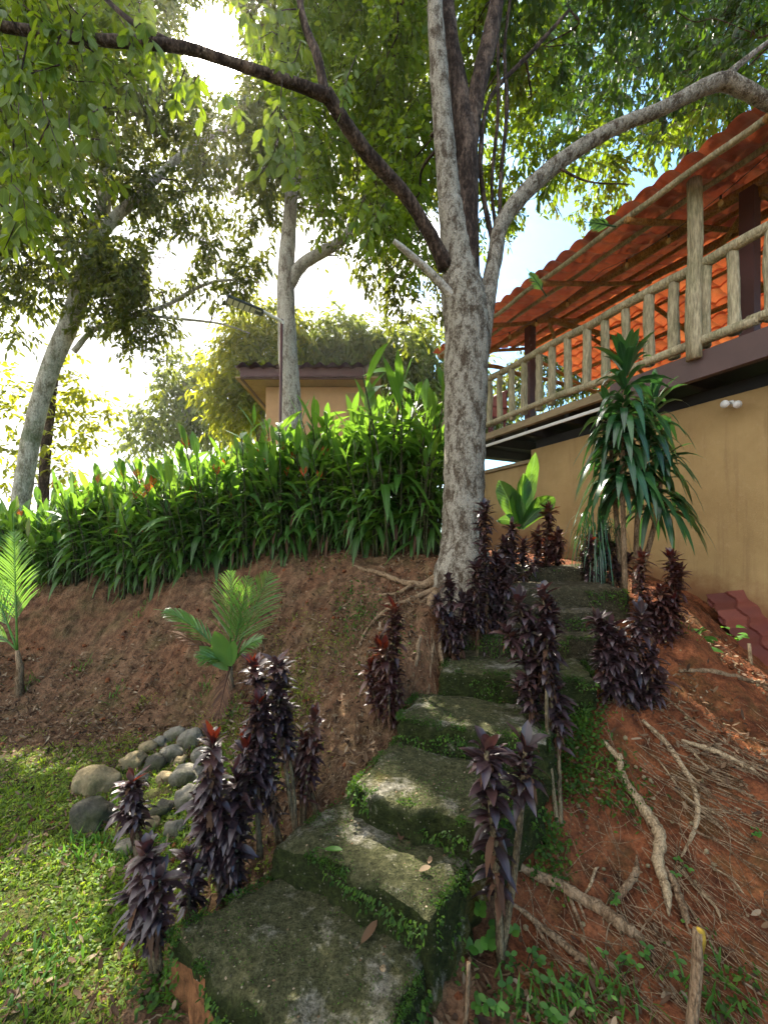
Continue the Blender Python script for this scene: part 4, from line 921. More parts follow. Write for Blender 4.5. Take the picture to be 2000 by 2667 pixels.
# ------------------------------------------------------------------ heliconia hedge
path = np.array([Dp(-150, 1545, 6.75)[:2], Dp(50, 1515, 6.4)[:2], Dp(250, 1505, 6.1)[:2], Dp(480, 1482, 5.7)[:2], Dp(720, 1430, 5.4)[:2], Dp(900, 1440, 5.05)[:2], Dp(1060, 1450, 4.65)[:2], Dp(1150, 1450, 4.5)[:2]])
def helic(seed, hh):
    g = np.random.default_rng(seed)
    root = empty('heliconia', (0, 0, 0), 'leafy green heliconia clump with upright blades and orange flower tips in the hedge', 'plant', 'heliconia clumps forming the hedge on top of the bank')
    st = MB(); lf = MB()
    for k in range(12):
        a = g.uniform(0, 6.28); r = g.uniform(.02, .2); h = hh*g.uniform(.6, 1.05); lean = np.array([math.cos(a), math.sin(a), 0])*g.uniform(.03, .28)+[0, -.05, 0]
        b = np.array([math.cos(a)*r, math.sin(a)*r, -.08]); tp = b+[0, 0, h]+lean*h
        S = smooth_path([b, b+[0, 0, h*.5]+lean*h*.3, tp], 4); tube(st, S, np.linspace(.012, .006, len(S)), 5, mat=0)
        nl = 13; t = np.linspace(.2, 1, nl)**.9
        o = np.stack([np.interp(t*(len(S)-1), np.arange(len(S)), S[:, i]) for i in range(3)], 1)
        az = a+np.where(np.arange(nl) % 2, 0, math.pi)+g.normal(0, .9, nl)
        el = np.radians(5+38*t+30*(t > .9)+g.normal(0, 16, nl))
        d = np.stack([np.cos(az)*np.cos(el), np.sin(az)*np.cos(el), np.sin(el)], 1)
        L = .40*(1-.1*t)*g.uniform(.7, 1.35, nl)*np.where(t > .85, 1.25, 1)
        n = norm(np.stack([-np.cos(az)*np.sin(el), -np.sin(az)*np.sin(el), np.cos(el)], 1)+g.normal(0, .25, (nl, 3)))
        leaves(lf, T_LA, o, d, n, L, L*np.where(t > .9, .18, .15)*g.uniform(.8, 1.2, nl), np.clip(1.-t*.75, .08, 1)*g.uniform(.4, 1.3, nl), .22, np.clip(t*.6+.4*g.random(nl), 0, 1))
        if g.random() < .2:
            fw = MB()
            for q in range(5):
                leaves(fw, T_ST, tp-[0, 0, .02*q-.05], norm(np.array([(-1)**q*.6, .1, .8])), [0, -1, .2], .055+.01*q, .018, -.1, .3)
            fw.build('flower', MAT['flower'], root)
    # dry skirts
    n = 7; a = g.uniform(0, 6.28, n); o = np.stack([np.cos(a)*.12, np.sin(a)*.12, g.uniform(.05, .5, n)], 1)
    leaves(st, T_LA, o, np.stack([np.cos(a)*.4, np.sin(a)*.4, -np.ones(n)], 1), np.stack([np.cos(a), np.sin(a), .3*np.ones(n)], 1), .28, .035, .2, .3, mat=1)
    st.build('stems', [MAT['stem_green'], MAT['cordyline_dry']], root); lf.build('foliage', MAT['heliconia'], root)
    return root
HH = [.95, 1.15, 1.35, 1.55, 1.75, 1.95, 1.25, 1.65]
protos = [helic(100+k, h*.86) for k, h in enumerate(HH)]
seg = np.linalg.norm(np.diff(path, axis=0), axis=1); cum = np.concatenate([[0], np.cumsum(seg)])
g = np.random.default_rng(77); used = set(); cnt = 0
for row, (off, sp_) in enumerate(((0.05, .19), (.32, .24), (.62, .3), (.95, .4))):
    s = g.uniform(0, .1)
    while s < cum[-1]:
        x = np.interp(s, cum, path[:, 0]); y = np.interp(s, cum, path[:, 1])
        x += g.normal(0, .05); y += off+g.normal(0, .06)
        px = 1000+F*x/y; D_ = px/K
        ht = np.interp(D_, [-100, 50, 200, 330, 420, 620, 760, 850, 930], [1., 1.1, 1.45, 1.6, 1.7, 1.62, 1.8, 2.1, 1.7])*g.uniform(.72, 1.12)
        k = int(np.argsort(np.abs(np.array(HH)-ht))[int(g.integers(0, 2))]); o = protos[k] if k not in used else copy_tree(protos[k]); used.add(k)
        o.location = (x, y, gz(x, y)-.03); o.rotation_euler = (0, 0, g.uniform(0, 6.28)); w = ht/HH[k]; o.scale = (w, w, w); cnt += 1
        s += sp_*g.uniform(.8, 1.2)
for k, o in enumerate(protos):
    if k not in used:
        for c_ in kids(o): bpy.data.objects.remove(c_)
        bpy.data.objects.remove(o)
print('heliconia', cnt)

# ------------------------------------------------------------------ cordylines
def cordy(name_label, stems, dens=1., Lf=.13, red=.0, seed=0, cat='plant'):
    """stems rows: base (x,y) top (x,y) in picture units, depth base, depth top, first leaf fraction"""
    g = np.random.default_rng(500+seed)
    x, y, x2, y2, d0, d1, f0 = stems[0]
    b0 = GP(x, y) if d0 is None else W(x, y, d0)
    root = empty('cordyline', b0, name_label, 'plant', 'dark red cordyline shrubs planted along the stairs')
    sm = MB(); lf = MB(); rd = MB(); dry = MB()
    if dens > .8: stems = stems+[(x_+g.uniform(-14, 14), y_, x2_+g.choice([-1, 1])*g.uniform(14, 26), y2_+g.uniform(.15, .4)*(y_-y2_), a_, b_ and b_+g.uniform(-.1, .12), min(f_+.1, .5)) for x_, y_, x2_, y2_, a_, b_, f_ in stems]
    for (x, y, x2, y2, d0, d1, f0) in stems:
        b = GP(x, y) if d0 is None else W(x, y, d0)
        tp = W(x2, y2, d1 if d1 else b[1]); tp = tp-[0, 0, Lf*.75]
        H = np.linalg.norm(tp-b); S = smooth_path([b-[0, 0, .06], b*.6+tp*.4+g.normal(0, .02, 3)*H, b*.25+tp*.75+g.normal(0, .012, 3)*H, tp], 5)
        tube(sm, S-b0, np.linspace(.013 if seed != 16 else .019, .006 if seed != 16 else .010, len(S)), 7, .15)
        Lf_ = Lf*.83; n = int(H*(1-f0)*370*dens)
        t = f0+(1-f0)*np.sort(g.random(n))
        o = np.stack([np.interp(t*(len(S)-1), np.arange(len(S)), S[:, i]) for i in range(3)], 1)
        az = np.arange(n)*2.4+g.normal(0, .35, n)
        tt = (t-f0)/(1-f0+1e-6)
        el = np.radians(32+8*tt+28*np.clip((tt-.93)/.07, 0, 1)+g.normal(0, 20, n))
        d = np.stack([np.cos(az)*np.cos(el), np.sin(az)*np.cos(el), np.sin(el)], 1)
        nn = norm(np.stack([-np.cos(az)*np.sin(el), -np.sin(az)*np.sin(el), np.cos(el)], 1)+g.normal(0, .2, (n, 3)))
        L = Lf_*g.uniform(.65, 1.3, n)*(.88+.22*tt); rn = np.clip(.35*tt+.65*g.random(n), 0, 1)
        rn = np.where((tt > .955) & (red < .3), rn*.7, rn); old = ((tt < .16) & (g.random(n) < .5)) | (g.random(n) < .05); isr = (tt > .965) & (g.random(n) < .2+red)
        L = np.where(old, L*.72, L)
        for mb_, k_, mat_ in ((lf, ~old & ~isr, 0), (rd, isr, 0), (dry, old, 0)):
            if k_.sum(): leaves(mb_, T_LA, (o-b0)[k_], d[k_], nn[k_], L[k_]*(.9 if mb_ is rd else 1), (L*.29)[k_], np.where(old, 1.05, (.22+.48*g.random(n))*(1-.45*np.clip((tt-.85)/.15, 0, 1)))[k_]*(.35 if mb_ is rd else 1), .3, rn[k_])
    sm.build('stem', MAT['stem_brown'], root); lf.build('foliage', MAT['cordyline_bronze' if seed in (7, 11, 13, 6) else 'cordyline'], root)
    if rd.n: rd.build('young_leaves', MAT['cordyline_red'], root)
    if dry.n: dry.build('dry_leaves', MAT['cordyline_dry'], root)
    return root
cordy('small dark cordyline with an orange-red centre leaf growing among the round stones', [(300, 1855, 285, 1650, 2.38, 2.36, .3)], 1.1, .14, .2, 1)
cordy('bushy grey-purple cordyline at the grass edge beside the bottom step', [(345, 2110, 318, 1795, 1.76, 1.74, .22), (350, 2090, 345, 1850, 1.78, 1.70, .3)], 1.1, .12, -.3, 2)
cordy('dark narrow cordyline tucked behind the bushy one at the bottom step corner', [(410, 2010, 405, 1815, 1.93, 1.93, .15)], 1.2, .10, -.2, 3)
cordy('tall leafy cordyline with red tip standing behind the bottom step', [(500, 1975, 462, 1555, None, 1.98, .12), (505, 1975, 510, 1640, None, 2.06, .2), (490, 1970, 440, 1680, None, 1.96, .3)], 1.0, .135, .1, 4)
cordy('tallest dark cordyline of the lower cluster with twin red heads above the stones', [(600, 1800, 548, 1400, 2.28, 2.22, .12), (640, 1790, 600, 1395, 2.28, 2.24, .35), (560, 1830, 560, 1480, 2.2, 2.18, .2)], 1.05, .125, .35, 5)
cordy('dark cordyline right of the tall twin-headed one beside the second step', [(655, 1775, 680, 1520, 2.36, 2.4, .15), (690, 1760, 655, 1575, 2.4, 2.4, .3)], .95, .11, -.1, 6)
cordy('column cordyline with bright orange-red crown on the bank left of the stairs', [(850, 1610, 852, 1285, 2.85, 2.85, .1), (835, 1600, 820, 1370, 2.85, 2.88, .15)], 1.1, .12, .45, 7)
cordy('dark column cordyline against the root flare of the big tree', [(985, 1460, 968, 1225, 3.3, 3.3, .1), (1000, 1460, 1000, 1270, 3.28, 3.28, .15)], 1.1, .12, -.4, 8)
cordy('tall slender dark cordyline hugging the right side of the big trunk', [(1050, 1420, 1048, 1070, 3.4, 3.4, .08), (1075, 1410, 1085, 1190, 3.45, 3.45, .1), (1030, 1420, 1030, 1200, 3.35, 3.35, .15)], 1.15, .13, -.4, 9)
cordy('dark shrubby cordyline below the broad bright green leaves at the stair top', [(1110, 1270, 1105, 1115, 4.1, 4.1, .05), (1090, 1280, 1090, 1150, 4.1, 4.1, .1), (1130, 1270, 1130, 1150, 4.1, 4.1, .1)], 1.2, .13, -.4, 10)
cordy('sunlit cordyline with bronze lower leaves at the top of the stairs', [(1180, 1250, 1185, 1080, 4.4, 4.4, .05), (1205, 1250, 1205, 1135, 4.4, 4.4, .05), (1165, 1255, 1160, 1130, 4.4, 4.4, .1)], 1.2, .14, .1, 11)
cordy('round cordyline under the drooping dark green plant by the wall', [(1300, 1265, 1300, 1120, 4.3, 4.3, .05), (1330, 1270, 1335, 1150, 4.25, 4.25, .05), (1280, 1275, 1275, 1150, 4.2, 4.2, .1), (1315, 1275, 1310, 1160, 4.2, 4.2, .1)], 1.2, .13, 0, 12)
cordy('tall cordyline with pale shining leaves nearest to the tan wall', [(1462, 1490, 1468, 1210, 3.4, 3.5, .3), (1430, 1490, 1450, 1180, 3.4, 3.5, .08), (1410, 1480, 1385, 1180, 3.4, 3.5, .2), (1440, 1490, 1425, 1250, 3.4, 3.45, .1)], 1.1, .125, .15, 13)
cordy('broad dark cordyline with large green-black lower leaves right of the upper steps', [(1360, 1560, 1385, 1290, 2.85, 2.9, .02), (1345, 1560, 1290, 1300, 2.85, 2.9, .15), (1365, 1570, 1340, 1350, 2.8, 2.8, .02), (1385, 1560, 1410, 1380, 2.85, 2.85, .05), (1330, 1560, 1320, 1320, 2.8, 2.85, .1)], 1., .15, -.4, 14)
cordy('upright cordyline with a dark red head in the middle of the stairway edge', [(1208, 1800, 1172, 1240, None, 2.55, .50), (1190, 1560, 1120, 1260, 2.5, 2.55, .25), (1160, 1560, 1140, 1420, 2.5, 2.5, .1), (1195, 1560, 1190, 1280, 2.5, 2.55, .15)], 1., .145, -.2, 15)
cordy('foreground cordyline with silvery purple leaves leaning over the lower steps', [(1075, 2075, 1135, 1560, 1.78, 1.72, .72), (1082, 2050, 1050, 1560, 1.76, 1.66, .22)], .78, .145, -.45, 16)

# ------------------------------------------------------------------ coconut palms
def frond(b, d, L, droop, nl, Lf, root, loc, g, mat='palm', up=(0, -1, .2), w=.012):
    nl = int(nl*.95)
    t = np.linspace(0, 1, 14)[:, None]; L = np.linalg.norm(d)*(1.02 if L < 2 else 1); tgt = np.array(d, float); d = norm(d); d = norm(d+UP*droop*.75)
    P = b+L*(d*t*(1-.2*droop*t)-UP*droop*t*t); mb = MB(); tube(mb, P-loc, np.linspace(.012, .002, 14), 6)
    tt = np.linspace(.22, 1, nl); o = np.stack([np.interp(tt*13, np.arange(14), P[:, i]) for i in range(3)], 1)
    tan = norm(np.gradient(P, axis=0)); tn = np.stack([np.interp(tt*13, np.arange(14), tan[:, i]) for i in range(3)], 1)
    up = norm(np.array(up, float)); sd = norm(np.cross(tn, up))
    ll = Lf*np.sin(np.clip(tt*.9+.25, 0, 1)*math.pi)**.5*(.4+.6*np.clip((1.25-tt)*1.4, 0, 1))
    for s in (-1, 1):
        dd = norm(tn*.95+sd*s*.6+up*.12+g.normal(0, .05, (nl, 3)))
        leaves(mb, T_ST, o-loc, dd, np.tile(up, (nl, 1))+g.normal(0, .15, (nl, 3)), ll, w, .22, .25)
    mb.build('frond', MAT[mat], root)
g = np.random.default_rng(9)
pb = GP(500, 1490); palm = empty('young_coconut_palm', pb, 'young coconut palm with fanned fronds growing at the foot of the soil bank', 'palm')
d_ = pb[1]-.1; pb2 = W(498, 1440, d_)
frond(pb2, W(500, 1195, d_)-pb2, .82, .02, 34, .42, palm, pb, g, up=(-.3, -1, .1))
frond(pb2, W(600, 1195, d_+.1)-pb2, .85, .04, 34, .42, palm, pb, g, up=(.5, -1, .1))
frond(pb2, W(545, 1205, d_-.1)-pb2, .75, .03, 30, .36, palm, pb, g, up=(.2, -1, .2))
frond(pb2, W(285, 1225, d_-.2)-pb2, .95, .34, 30, .28, palm, pb, g, up=(.3, -.4, 1), w=.014)
frond(pb2, W(600, 1330, d_-.2)-pb2, .5, .35, 22, .2, palm, pb, g, up=(0, -.8, 1))
frond(pb2, W(400, 1400, d_-.3)-pb2, .5, .4, 22, .22, palm, pb, g, up=(0, -.7, 1))
frond(pb2, W(330, 1330, d_-.1)-pb2, .65, .22, 22, .16, palm, pb, g, 'cordyline_dry', (0, -.5, 1), .012)
frond(pb2, W(470, 1560, d_-.4)-pb2, .4, .4, 22, .18, palm, pb, g, 'cordyline_dry', (0, -.8, .6), .012)
mb = MB()
for (x, y, a, b_, L, w) in ((498, 1440, 455, 1330, .42, .16), (495, 1450, 415, 1370, .40, .12), (500, 1440, 510, 1330, .3, .1)):
    o = W(x, y, d_-.05); leaves(mb, T_OV, o-pb, W(a, b_, d_-.12)-o, [0, -1, .3], L, w, .1, .2)
mb.build('young_leaf', MAT['palm'], palm)
mb = MB(); tube(mb, np.array([pb-[0, 0, .1], pb2])-pb, [.035, .02], 9, .2); mb.build('trunk', MAT['root'], palm)
pc = GP(42, 1500); palm2 = empty('coconut_seedling', pc, 'coconut seedling with one tall feathery frond at the left edge of the picture', 'palm'); dd = pc[1]
s0 = W(38, 1405, dd)
mb = MB(); tube(mb, np.array([pc-[0, 0, .1], W(45, 1440, dd), s0])-pc, [.05, .035, .02], 9, .2); mb.build('trunk', MAT['root'], palm2)
frond(s0, W(30, 1105, dd)-s0, 1.42, .0, 44, .5, palm2, pc, g, up=(.25, -1, .1), w=.017)
frond(s0, W(-60, 1150, dd)-s0, 1.35, .1, 40, .45, palm2, pc, g, up=(.2, -1, .3), w=.017)
frond(s0, W(-60, 1330, dd)-s0, .7, .3, 20, .25, palm2, pc, g, up=(0, -1, .6))

# ------------------------------------------------------------------ dracaena by the wall
g = np.random.default_rng(19)
db = W(1350, 1270, 4.35); dr = empty('dracaena', db, 'tall drooping dark green dracaena standing against the tan wall', 'plant'); dv = MB(); ds = MB()
for (x, y, x2, y2, d, n, L, f0) in ((1350, 1270, 1350, 800, 4.0, 90, .50, .45), (1370, 1260, 1412, 870, 4.1, 75, .50, .5), (1345, 1270, 1312, 870, 4.2, 62, .44, .5), (1370, 1260, 1432, 985, 4.1, 50, .46, .55)):
    b, tp = W(x, y, d), W(x2, y2, d); S = smooth_path([b-[0, 0, .1], (b+tp)/2+g.normal(0, .03, 3), tp], 6); tube(ds, S-db, np.linspace(.028, .016, len(S)), 8, .1)
    t = f0+(1-f0)*np.sort(g.random(n)); o = np.stack([np.interp(t*(len(S)-1), np.arange(len(S)), S[:, i]) for i in range(3)], 1); tt = (t-f0)/(1-f0)
    az = np.arange(n)*2.4+g.normal(0, .3, n); el = np.radians(20+30*tt+35*np.clip((tt-.85)/.15, 0, 1)+g.normal(0, 10, n))
    dd_ = np.stack([np.cos(az)*np.cos(el), np.sin(az)*np.cos(el), np.sin(el)], 1); nn = norm(np.stack([-np.cos(az)*np.sin(el), -np.sin(az)*np.sin(el), np.cos(el)], 1)+g.normal(0, .15, (n, 3)))
    leaves(dv, tmpl([(0, .5), (.15, .8), (.35, 1), (.55, .97), (.75, .75), (.9, .4), (1, 0)]), o-db, dd_, nn, L*g.uniform(1., 1.5, n)*(1-.15*tt), .068, (1.0-.75*np.clip((tt-.7)/.3, 0, 1))*g.uniform(.75, 1.1, n), .3, g.random(n), wave=.004)
# bright upright head
n = 14; hp = W(1352, 800, 4.0); az = np.linspace(0, 6.28, n)+g.normal(0, .2, n); el = np.radians(g.uniform(38, 85, n))
dd_ = np.stack([np.cos(az)*np.cos(el), np.sin(az)*np.cos(el), np.sin(el)], 1)
leaves(dv, T_ST, np.tile(hp-db, (n, 1)), dd_, norm(np.stack([-np.cos(az)*np.sin(el), -np.sin(az)*np.sin(el), np.cos(el)], 1)), .55, .085, .3, .3, np.ones(n)*.95)
ds.build('stem', MAT['root'], dr); dv.build('foliage', MAT['dracaena'], dr)
mb = MB(); o = W(1405, 1085, 3.95)-db; leaves(mb, T_LA, o, [.15, -.1, -1], [0, -1, .2], .2, .06, .1, .2); mb.build('yellow_leaf', MAT['yellow_leaf'], dr)
# strappy grass plant
gb = W(1285, 1235, 4.35); mb = MB(); n = 120; az = g.uniform(0, 6.28, n); el = np.radians(g.uniform(60, 88, n))
o = np.stack([np.cos(az)*.09, np.sin(az)*.09, -.05+.55*g.random(n)], 1); dd_ = np.stack([np.cos(az)*np.cos(el), np.sin(az)*np.cos(el), np.sin(el)], 1)
leaves(mb, tmpl([(0, .9), (.2, 1), (.4, 1), (.6, .85), (.8, .6), (1, 0)]), o, dd_, norm(np.stack([-np.cos(az), -np.sin(az), .2+0*az], 1)), g.uniform(.6, 1.0, n), .015, g.uniform(.7, 1.35, n), .3, g.random(n)*.8)
root = empty('strap_leaf_plant', gb, 'weeping fountain of thin strap leaves left of the dracaena', 'plant'); mb.build('foliage', MAT['dracaena'], root)
# broad-leaved anthurium
ab = W(1125, 1130, 4.6); root = empty('birds_nest_plant', ab, 'bright green broad-leaved rosette plant right of the big trunk', 'plant'); mb = MB()
Tb = tmpl([(0, .25), (.15, .5), (.32, .8), (.5, 1), (.66, .98), (.8, .78), (.92, .42), (1, 0)])
for (x, y, L, w, dp, r) in ((1158, 965, .86, .2, .02, 1), (1075, 1020, .66, .28, .1, .4), (1190, 1045, .68, .3, .28, .5), (1130, 1030, .6, .26, .0, .1), (1060, 1080, .42, .2, .4, .3), (1210, 1010, .5, .18, .4, .2), (1110, 1060, .4, .2, -.1, .9), (1170, 1080, .38, .16, .2, .6), (1095, 1000, .5, .17, .05, .7)):
    o = ab-[0, 0, .06]; leaves(mb, Tb, o-ab, W(x, y, 4.55)-o, [g.normal(0, .3), -1, .25], L, w*.78, dp, .32, np.array([r]), wave=.03)
mb.build('foliage', MAT['broad'], root)
# big leaf plant beside the wall at right
for (x, y, n, L, lab) in ((1495, 1390, 12, .20, 'leafy green weed growing between the pale cordyline and the leaning tiles'), (1580, 1370, 7, .13, 'small green weed in front of the leaning tile sheet')):
    o = W(x, y, 3.7); mb = MB(); az = g.uniform(0, 6.28, n); el = np.radians(g.uniform(15, 80, n)); dd_ = np.stack([np.cos(az)*np.cos(el), np.sin(az)*np.cos(el), np.sin(el)], 1)
    leaves(mb, T_OV, np.stack([np.cos(az)*.04, np.sin(az)*.04, g.uniform(-.1, .1, n)], 1), dd_, norm(np.stack([-np.cos(az), -np.sin(az)-.5, 1+0*az], 1)), L*g.uniform(.6, 1.1, n), L*.42, .35, .2)
    r_ = empty('leafy_weed', o, lab, 'plant'); mb.build('foliage', MAT['weed'], r_)
# fern sprigs showing over the roof edge
for i, (x, y, x2, y2, lab) in enumerate(((1180, 640, 1135, 575, 'feathery leaf sprig rising at the low corner of the orange roof'), (1330, 490, 1262, 478, 'feathery leaf sprig reaching out over the middle of the roof edge'))):
    o = W(x, y, 6.5-i*1.2); r_ = empty('feathery_sprig', o, lab, 'plant'); frond(o, W(x2, y2, 6.5-i*1.2)-o, .55-.1*i, .08, 16, .16, r_, o, g, 'leaf_dark', (0, -1, -.3), .022)
SKYK, CLD, EXPO, HAZE, HAN = .09, .60, 2.0, .0008, .7
# ------------------------------------------------------------------ stones
def ico(sub):
    import bmesh
    bm = bmesh.new(); bmesh.ops.create_icosphere(bm, subdivisions=sub, radius=1); v = np.array([p.co[:] for p in bm.verts]); f = np.array([[q.index for q in t.verts] for t in bm.faces]); bm.free(); return v, f
IV, IF = ico(4)
rocks = [(205, 1690, 50, 34, 'rock_tan', 'large pale tan boulder at the left end of the stone heap'), (190, 1770, 52, 42, 'rock_dark', 'large dark grey boulder in the grass below the tan boulder'),
 (280, 1650, 26, 20, 'rock_tan', 'small pale stone right of the tan boulder'), (375, 1590, 22, 17, 'rock_grey', 'rounded grey stone topmost at the back of the heap'), (410, 1600, 26, 20, 'rock_grey', 'rounded brownish stone at the back right of the heap'),
 (330, 1655, 24, 22, 'rock_dark', 'blue-grey stone in the middle of the heap'), (365, 1635, 26, 19, 'rock_grey', 'flat grey stone under the topmost stone'), (395, 1680, 32, 26, 'rock_grey', 'smooth grey stone at the right of the heap'),
 (350, 1690, 20, 16, 'rock_tan', 'small buff stone between the blue-grey and smooth grey stones'), (400, 1730, 28, 28, 'rock_grey', 'upright greenish grey stone on the right side of the heap'), (345, 1755, 24, 20, 'rock_dark', 'angular dark stone below the heap centre'),
 (420, 1750, 20, 22, 'rock_grey', 'mossy stone beside the leafy cordyline'), (370, 1800, 22, 18, 'rock_grey', 'low stone between the two lower cordylines'), (310, 1620, 18, 14, 'rock_tan', 'small buff stone at the back left of the heap'),
 (295, 1690, 18, 13, 'rock_grey', 'small grey stone behind the orange-centred cordyline'), (430, 1640, 22, 20, 'rock_grey', 'grey stone partly hidden by the tall cordyline'), (265, 1840, 26, 14, 'rock_grey', 'flat stone in the grass under the small cordyline'), (385, 1650, 14, 12, 'rock_tan', 'tiny tan pebble on top of the smooth grey stone'), (320, 1790, 18, 14, 'rock_tan', 'pale pebble next to the angular dark stone'),(340, 1610, 16, 12, 'rock_grey', 'small round pebble behind the flat grey stone')]
for i, (x, y, rx, ry, m_, lab) in enumerate(rocks):
    rx, ry = (rx*.84, ry*.86) if i < 2 else (rx*.98, ry*1.08)
    b = GP(x, y+ry*.6); d = b[1]; a = M(rx, d); c = M(ry, d); g = np.random.default_rng(900+i)
    v = IV.copy()
    off = g.random(3)*50
    disp = np.array([1+.42*mnoise.noise(Vector(p*1.05+off))+.12*mnoise.noise(Vector(p*2.5+off)) for p in v])
    v = np.sign(v)*np.abs(v)**.88*disp[:, None]*[a, a*.85, c]
    th = g.uniform(-.35, .35); v = v@np.array([[math.cos(th), 0, math.sin(th)], [0, 1, 0], [-math.sin(th), 0, math.cos(th)]])
    mb = MB(); mb.add(v, [IF], None, 0, True); o = mb.build('stone', MAT[m_]); o.location = [float(t) for t in (b+[0, .05, c*.36])]
    tag(o, lab, 'stone', 'round stones heaped at the foot of the bank')

# ------------------------------------------------------------------ exposed roots on the right slope
def root_thing(spec, mat, lab, lift=.6, kind='exposed_root', branches=()):
    P = []
    for (x, y, r) in spec:
        q = GP(x, y); rr = M(r*.74, q[1]); P.append([*(q+np.array([0, -rr*lift*.6, rr*lift*.6])), rr])
    P[0][3] *= .8; P[-1][3] *= .25; P[-1][2] -= .03
    S = smooth_path(np.array(P), 9); o0 = S[0, :3].copy()
    S[:, :3] += np.array([mnoise.noise_vector(Vector(p*7)) for p in S[:, :3]])*S[:, 3:4]*.8
    rr = S[:, 3]*(1+.22*np.sin(np.arange(len(S))*1.7)*rng.random(len(S)))
    mb = MB(); tube(mb, S[:, :3]-o0, np.maximum(rr, .0025), 12, .22)
    for br in branches:
        P = []
        for (x, y, r) in br:
            q = GP(x, y); r2 = M(r, q[1]); P.append([*(q+np.array([0, -r2*.4, r2*.4])), r2])
        B = smooth_path(np.array(P), 5); tube(mb, B[:, :3]-o0, np.maximum(B[:, 3], .0015), 7, .2)
    o = mb.build(kind, MAT[mat]); o.location = [float(t) for t in o0]
    tag(o, lab, 'root', 'tree roots exposed on the red soil slope'); return o
root_thing([(1335, 1630, 10), (1345, 1680, 11), (1385, 1745, 14), (1412, 1800, 16), (1418, 1870, 14), (1435, 1930, 12), (1442, 1965, 9)], 'root_pale', 'thick pale knotted root running down the centre of the red slope', branches=[[(1300, 1600, 5), (1335, 1640, 7)]])
root_thing([(1385, 1555, 6), (1430, 1600, 7), (1475, 1660, 7), (1503, 1720, 7), (1500, 1790, 6), (1460, 1860, 5)], 'root_pale', 'curved root sweeping from the broad dark cordyline down the slope', branches=[[(1475, 1660, 3), (1540, 1720, 2.5), (1600, 1750, 2)], [(1500, 1740, 3), (1560, 1790, 2)]])
root_thing([(1085, 1862, 9), (1150, 1888, 13), (1220, 1922, 15), (1290, 1962, 17), (1350, 2005, 17), (1410, 2035, 12)], 'root', 'thick straight brown root starting under the foreground cordyline', branches=[[(1230, 1940, 4), (1250, 1990, 4), (1262, 2020, 2)], [(1245, 1940, 3), (1270, 2000, 2)]])
root_thing([(1100, 1950, 6), (1160, 1995, 9), (1220, 2045, 10), (1275, 2085, 9), (1310, 2125, 5)], 'root', 'slimmer brown root lying parallel below the thick straight root', branches=[[(1150, 1990, 3), (1200, 2070, 3), (1240, 2110, 2)]])
root_thing([(1432, 1870, 7), (1458, 1920, 10), (1478, 1975, 10), (1492, 2010, 8)], 'root', 'short dark root right of the thick knotted root', branches=[[(1470, 1940, 3), (1520, 2010, 2.5), (1560, 2080, 2)]])
root_thing([(1470, 1600, 6), (1520, 1618, 8), (1570, 1640, 8), (1620, 1665, 8), (1680, 1700, 8)], 'root_pale', 'pale root running level towards the right edge below the hollow', branches=[[(1480, 1610, 3), (1560, 1690, 2.5), (1640, 1720, 2)]])
root_thing([(1465, 1452, 5), (1520, 1448, 7), (1580, 1462, 7), (1640, 1478, 6), (1700, 1480, 5)], 'root', 'grey root along the upper rim of the slope near the leaning tiles')
root_thing([(1320, 1955, 6), (1345, 1925, 9), (1368, 1885, 9), (1372, 1835, 8)], 'root', 'stubby upright broken root left of the thick knotted root', 1.2)
root_thing([(1465, 1870, 3.5), (1500, 1915, 4), (1545, 1960, 4), (1565, 2015, 3)], 'root_pale', 'thin pale root branching to the right of the short dark root')
root_thing([(1255, 1940, 2.5), (1275, 1915, 4), (1285, 1880, 4), (1292, 1860, 3)], 'root_pale', 'small pale forked root stub above the thick straight root', 1.2)
root_thing([(1420, 1640, 2.5), (1480, 1720, 3), (1530, 1750, 3), (1600, 1770, 2.5)], 'root_pale', 'wiry pale root crossing the curved root')
root_thing([(1530, 1870, 2), (1580, 1900, 3), (1620, 1950, 3), (1665, 1965, 2)], 'root_pale', 'wiry root reaching the right edge at middle height')
root_thing([(1335, 1450, 3), (1420, 1500, 4), (1500, 1560, 3), (1560, 1600, 2)], 'root', 'thin dark root below the cordyline on the upper slope')
# hanging stems and stalks beside the stairs
root_thing([(1180, 1500, 5), (1190, 1580, 6), (1200, 1680, 6), (1210, 1800, 5)], 'root', 'vertical brown stem rising beside the middle steps', .8, 'bare_stem')
# cut stake bottom right
def stake(x, yb, yt, r, lab, xt=None, mat='root', cap=None):
    b = GP(x, yb); d = b[1]; t = W(xt if xt else x, yt, d); a0 = b-[0, 0, .1]
    S = smooth_path([a0, (a0+t)/2+[.01, 0, 0], t], 6); root = empty('cut_stake', b, lab, 'stake')
    mb = MB(); tube(mb, S-b, np.linspace(M(r, d), M(r, d)*.85, len(S)), 12, .15); mb.build('stem', MAT[mat], root)
    if cap: mb = MB(); tube(mb, np.array([t-[0, 0, M(46, d)], t-[0, 0, M(20, d)], t+[0, 0, .002], t+[.003, 0, .006]])-b+[M(4, d), -.003, 0], [M(r, d)*.5, M(r, d)*.8, M(r, d)*.75, M(r, d)*.3], 9, .4); mb.build('lichen_cap', MAT[cap], root)
stake(1478, 2260, 2010, 12, 'thick cut root stake with a yellow lichen top at the lower right', 1508, 'root', 'lichen')
stake(822, 2260, 2090, 8, 'short broken stick standing in front of the bottom step', 828, 'root_pale')
stake(990, 2240, 2080, 5, 'slim brown twig standing right of the bottom step', 1012, 'root')

